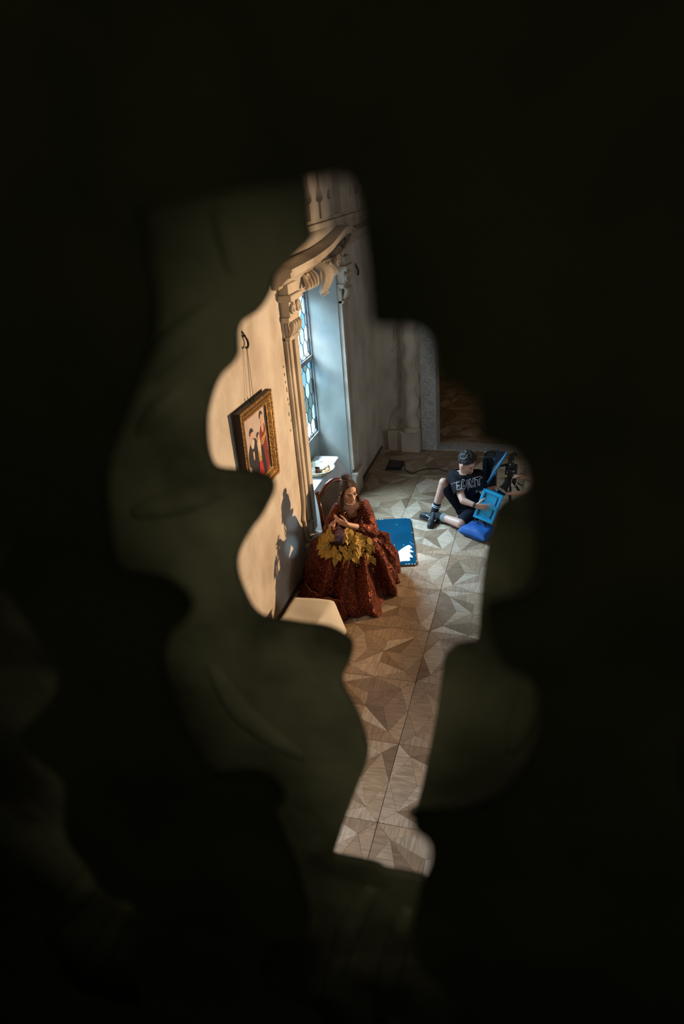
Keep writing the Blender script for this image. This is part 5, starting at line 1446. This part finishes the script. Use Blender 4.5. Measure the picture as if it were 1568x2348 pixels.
# socks and shoes
for (k_, a_, toe, kname) in ((kr, ar, tr_, 0), (kl, al, tl_, 1)):
    d_ = (k_ - a_).normalized()
    so_ = MB(); capsule(so_, a_ + d_ * -.02, a_ + d_ * .125, .0475, .0500); sock_ = blob('sock', so_, .006, M_SOCK, man)
    for j in range(3 if kname else 2):
        e = MB(); c_ = a_ + d_ * (.075 + .022 * j); u1 = d_.orthogonal().normalized(); u2 = d_.cross(u1)
        e.tube([c_ + (u1 * math.cos(t) + u2 * math.sin(t)) * .0500 for t in [2 * PI * k / 24 for k in range(24)]], .0052, 6, closed=True, flat=1); into(e.build('sock_stripe', M_STRIPE, smooth=True), sock_)
    heel = a_ + Vector((0, 0, -.045)); fd = Vector((toe.x - heel.x, toe.y - heel.y, 0)).normalized(); sd = Vector((-fd.y, fd.x, 0))
    heel = Vector((heel.x, heel.y, .042)) - fd * .035; tp = heel + fd * .275; tp.z = .036
    if kname: heel.z = .052; tp.z = .048
    s1 = MB(); chain(s1, [heel, heel.lerp(tp, .45), heel.lerp(tp, .85), tp], [.042, .044, .042, .032]); capsule(s1, heel + Vector((0, 0, .02)) + fd * .02, a_ + Vector((0, 0, -.005)), .044, .047)
    capsule(s1, a_ + Vector((0, 0, -.015)), heel.lerp(tp, .6) + Vector((0, 0, .015)), .042, .036)
    shoe_ = blob('shoe', s1, .006, M_SHOE, man, keep=lambda q: q.z > .003)
    s2 = MB(); cs = []
    for (t, w_) in ((-.14, .030), (-.05, .044), (.3, .046), (.7, .050), (.95, .044), (1.10, .026)):
        cs.append((t, w_))
    ol = [(heel + (tp - heel) * t + sd * w_) for t, w_ in cs] + [(heel + (tp - heel) * t - sd * w_) for t, w_ in reversed(cs)]
    zb = .002 if not kname else .006
    s2.prism([(p_.x, p_.y) for p_ in catmull([Vector((q.x, q.y, 0)) for q in ol], 3)], lambda u, v, w2: (u, v, w2), zb, zb + .022); into(s2.build('sole', M_SOLE), shoe_)
    for sg in (-1, 1):
        e = MB(); e.tube([heel.lerp(tp, .15) + sd * sg * .043 + Vector((0, 0, .03)), heel.lerp(tp, .35) + sd * sg * .047 + Vector((0, 0, .012)), heel.lerp(tp, .55) + sd * sg * .045 + Vector((0, 0, .018)), heel.lerp(tp, .72) + sd * sg * .040 + Vector((0, 0, .028))], .0045, 6); into(e.build('side_stripe', M_STRIPE, smooth=True), shoe_)
    e = MB()
    for j in range(5):
        c_ = heel.lerp(tp, .40 + .075 * j) + Vector((0, 0, .062 - .006 * j)); e.tube([c_ + sd * -.024, c_ + Vector((0, 0, .004)), c_ + sd * .024], .0032, 5)
    into(e.build('laces', M_SOLE, smooth=True), shoe_)
# wrist watch
wd = (m_wr - m_er).normalized(); u1 = wd.orthogonal().normalized(); u2 = wd.cross(u1)
e = MB(); c_ = m_wr - wd * .012
for j in range(3): e.tube([c_ + wd * (.006 * j - .006) + (u1 * math.cos(t) + u2 * math.sin(t)) * .0315 for t in [2 * PI * k / 24 for k in range(24)]], .0055, 6, closed=True)
strap_ = into(e.build('watch_strap', M_RUBBER, smooth=True), man)
e = MB(); wf = c_ + Vector((-.2, -.75, .6)).normalized() * .034; e.box(-.014, .014, -.014, .014, -.006, .006, M=Matrix.Translation(wf) @ Vector((-.2, -.75, .6)).to_track_quat('Z', 'Y').to_matrix().to_4x4(), b=.003); into(e.build('watch_face', M_BLACKGEAR), strap_)
# white graffiti lettering across the chest, laid on the cloth
dg = bpy.context.evaluated_depsgraph_get(); dg.update()
bv = BVHTree.FromObject(tee, dg); TI = tee.matrix_world.copy()
tee_off = Matrix.Translation(man.location).inverted()
PN = Vector((.05, -.93, .36)).normalized(); PU = Vector((.13, .33, .93)); PU = (PU - PN * PU.dot(PN)).normalized(); PR = PU.cross(PN).normalized()
PR, PU = (PR * .955 + PU * .295).normalized(), (PU * .955 - PR * .295).normalized()
PC = Vector((1.668, 7.60, .575))
STROKES = [
    [(-.40, .30), (-.02, .30)], [(-.50, .26), (-.46, .18)],                                               # long bar over the E
    [(.00, .40), (-.20, .38), (-.20, .05), (-.06, .06)], [(-.20, .05), (-.20, -.32), (.02, -.34)], [(-.06, .06), (-.06, -.02), (-.20, -.02)], [(.02, -.34), (.04, -.22), (-.10, -.20)],   # E
    [(.24, .50), (.14, .52), (.06, .25), (.04, -.10), (.12, -.36), (.22, -.30), (.26, -.05), (.16, -.03)], [(.24, .50), (.27, .40), (.18, .36), (.13, .10), (.13, -.14), (.20, -.16)], [(.10, -.40), (.13, -.56)],   # G
    [(.40, .46), (.32, .20), (.33, -.20), (.42, -.34), (.50, -.12), (.48, .25), (.40, .46)], [(.41, .26), (.39, .0), (.42, -.16), (.45, .05), (.41, .26)], [(.36, -.36), (.38, -.50)],   # O
    [(.54, -.30), (.50, .44), (.58, .50), (.66, .08), (.74, .54), (.82, .48), (.80, -.28)], [(.54, -.30), (.60, -.28), (.60, .14)], [(.80, -.28), (.75, -.26), (.73, .20)], [(.66, -.10), (.67, -.34)],   # M
    [(.84, .56), (1.16, .62), (1.24, .46), (1.08, .40), (1.05, -.16), (.97, -.18), (.98, .36), (.86, .34), (.84, .56)],   # T
]
LW, LH = .215, .135
for st_ in STROKES:
    dense = []
    for i in range(len(st_) - 1):
        for k in range(6): dense.append((st_[i][0] + (st_[i + 1][0] - st_[i][0]) * k / 6, st_[i][1] + (st_[i + 1][1] - st_[i][1]) * k / 6))
    dense.append(st_[-1]); pts = []
    for (u, v) in dense:
        q = PC + PR * (u - .36) * LW + PU * v * LH
        hit, nrm, idx, dist = bv.ray_cast(tee_off @ (q + PN * .35) if False else (q + PN * .35), -PN, .8)
        if hit is not None: pts.append(hit + nrm * .001)
    if len(pts) > 1:
        e = MB(); e.tube(pts, .0030, 5); into(e.build('print_stroke', M_PRINT, smooth=True), tee)

# ------------------------------------------------------------------ second crew member, mostly behind the screen
cw = thing('person', 'half hidden crew member whose hands reach for the film camera', 'person', (2.85, 7.95, 0))
HC = Frame((2.70, 7.85, .92), (-.85, -.35, -.35), (0, 0, 1), 1.04)
b3 = MB(); head_prims(b3, HC, True)
h3 = Vector((2.90, 8.02, .14)); c3 = Vector((2.80, 7.95, .52)); n3 = Vector((2.76, 7.91, .73))
s3a, s3b = Vector((2.72, 7.80, .68)), Vector((2.84, 8.08, .69))
e3a, w3a = Vector((2.45, 7.62, .50)), Vector((2.215, 7.52, .515))
e3b, w3b = Vector((2.56, 7.82, .52)), Vector((2.345, 7.71, .640))
capsule(b3, n3, HC.p(0, -.02, -.055), .060, .058); chain(b3, [h3, h3.lerp(c3, .5), c3], [.145, .13, .135]); capsule(b3, s3a, s3b, .065, .065); capsule(b3, n3, c3, .075, .12)
chain(b3, [s3a, e3a, w3a], [.056, .043, .029]); chain(b3, [s3b, e3b, w3b], [.056, .043, .029])
for (hp, kn, an) in ((Vector((2.84, 7.94, .14)), Vector((2.62, 7.60, .12)), Vector((2.86, 7.40, .07))), (Vector((2.92, 8.1, .14)), Vector((2.62, 8.25, .42)), Vector((2.50, 8.28, .07)))):
    chain(b3, [hp, kn, an], [.092, .06, .042]); capsule(b3, an, an + Vector((-.14, -.03, -.03)), .04, .03)
hand_prims(b3, w3a, (-.10, -.02, .02), (.1, .3, .9), (-.2, .9, .2), curl=(.4, .45, .5, .55), k=1.02)
hand_prims(b3, w3b, (-.08, -.03, .05), (-.3, -.5, -.75), (-.2, -.5, .8), curl=(.55, .6, .65, .7), k=1.02)
blob('body', b3, .006, M_SKIN_M2, cw, smooth=2)
face_parts(HC, cw, M_IRIS, M_HAIR_M, M_EYEW)
t3 = MB(); chain(t3, [h3, h3.lerp(c3, .5), c3], [.165, .15, .15]); capsule(t3, s3a, s3b, .08, .08); capsule(t3, n3 + Vector((0, 0, -.04)), c3, .09, .135); chain(t3, [s3a, s3a.lerp(e3a, .6)], [.08, .075]); chain(t3, [s3b, s3b.lerp(e3b, .6)], [.08, .075]); blob('t_shirt', t3, .008, M_TEE, cw)
t3 = MB()
for (hp, kn, an) in ((Vector((2.84, 7.94, .14)), Vector((2.62, 7.60, .12)), Vector((2.86, 7.40, .07))), (Vector((2.92, 8.1, .14)), Vector((2.62, 8.25, .42)), Vector((2.50, 8.28, .07)))): chain(t3, [hp, kn, an], [.11, .078, .06])
capsule(t3, h3 + Vector((-.03, -.05, 0)), h3 + Vector((.02, .05, 0)), .155, .155); blob('trousers', t3, .009, M_SHORTS, cw, keep=lambda q: q.z > .006)
t3 = MB(); HC.ell(t3, (0, -.026, .045), (.083, .094, .082)); HC.ell(t3, (0, -.06, 0), (.074, .062, .07)); blob('hair', t3, .008, M_HAIR_M, cw, keep=lambda q: not (HC.loc(q)[1] > .045 and HC.loc(q)[2] < .045))

# ------------------------------------------------------------------ film lamp on its stand (out of sight behind the screen)
fl_ = thing('film_lamp', 'black film lamp with added unseen barn doors on a stand, hidden behind the dark screen', 'lamp', (4.75, 7.80, 0))
mb = MB(); d_ = (Vector((0.0, 5.35, 1.75)) - Vector((4.6, 7.75, 2.0))).normalized(); L0 = Vector((4.6, 7.75, 2.0))
mb.tube([L0 - d_ * .06, L0 - d_ * .34], [.13, .10], 20); into(mb.build('housing', M_BLACKGEAR, smooth='auto'), fl_)
mb = MB(); q_ = [(4.46, 7.95), (3.95, 7.615)]
mb.add([(q_[0][0], q_[0][1], 1.50), (q_[1][0], q_[1][1], 1.40), (q_[1][0], q_[1][1], 2.085), (q_[0][0], q_[0][1], 2.08), (q_[0][0], q_[0][1] + .004, 1.50), (q_[1][0], q_[1][1] + .004, 1.40), (q_[1][0], q_[1][1] + .004, 2.085), (q_[0][0], q_[0][1] + .004, 2.08)], [(0, 1, 2, 3), (7, 6, 5, 4), (0, 4, 5, 1), (1, 5, 6, 2), (2, 6, 7, 3), (3, 7, 4, 0)])
into(mb.build('added_barn_door', M_BLACKGEAR), fl_)  # unseen leaf added to keep the warm beam off the niche
mb = MB(); mb.add([(4.44, 7.95, 1.82), (4.00, 7.75, 1.62), (4.00, 7.10, 1.62), (4.44, 7.45, 1.82), (4.44, 7.95, 1.816), (4.00, 7.75, 1.616), (4.00, 7.10, 1.616), (4.44, 7.45, 1.816)], [(0, 1, 2, 3), (7, 6, 5, 4), (0, 4, 5, 1), (1, 5, 6, 2), (2, 6, 7, 3), (3, 7, 4, 0)])
into(mb.build('added_barn_door', M_BLACKGEAR), fl_)  # unseen lower leaf added to cut the warm beam on the floor
mb = MB(); mb.tube([(4.80, 7.84, 1.92), (4.80, 7.84, .30)], .016, 10); into(mb.build('stand', M_BLACKGEAR, smooth=True), fl_)
for k in range(3):
    a = 2 * PI * k / 3 + .4; mb = MB(); mb.tube([(4.80, 7.84, .62), (4.80 + .45 * math.cos(a), 7.84 + .45 * math.sin(a), .012)], .010, 8); into(mb.build('leg', M_BLACKGEAR, smooth=True), fl_)
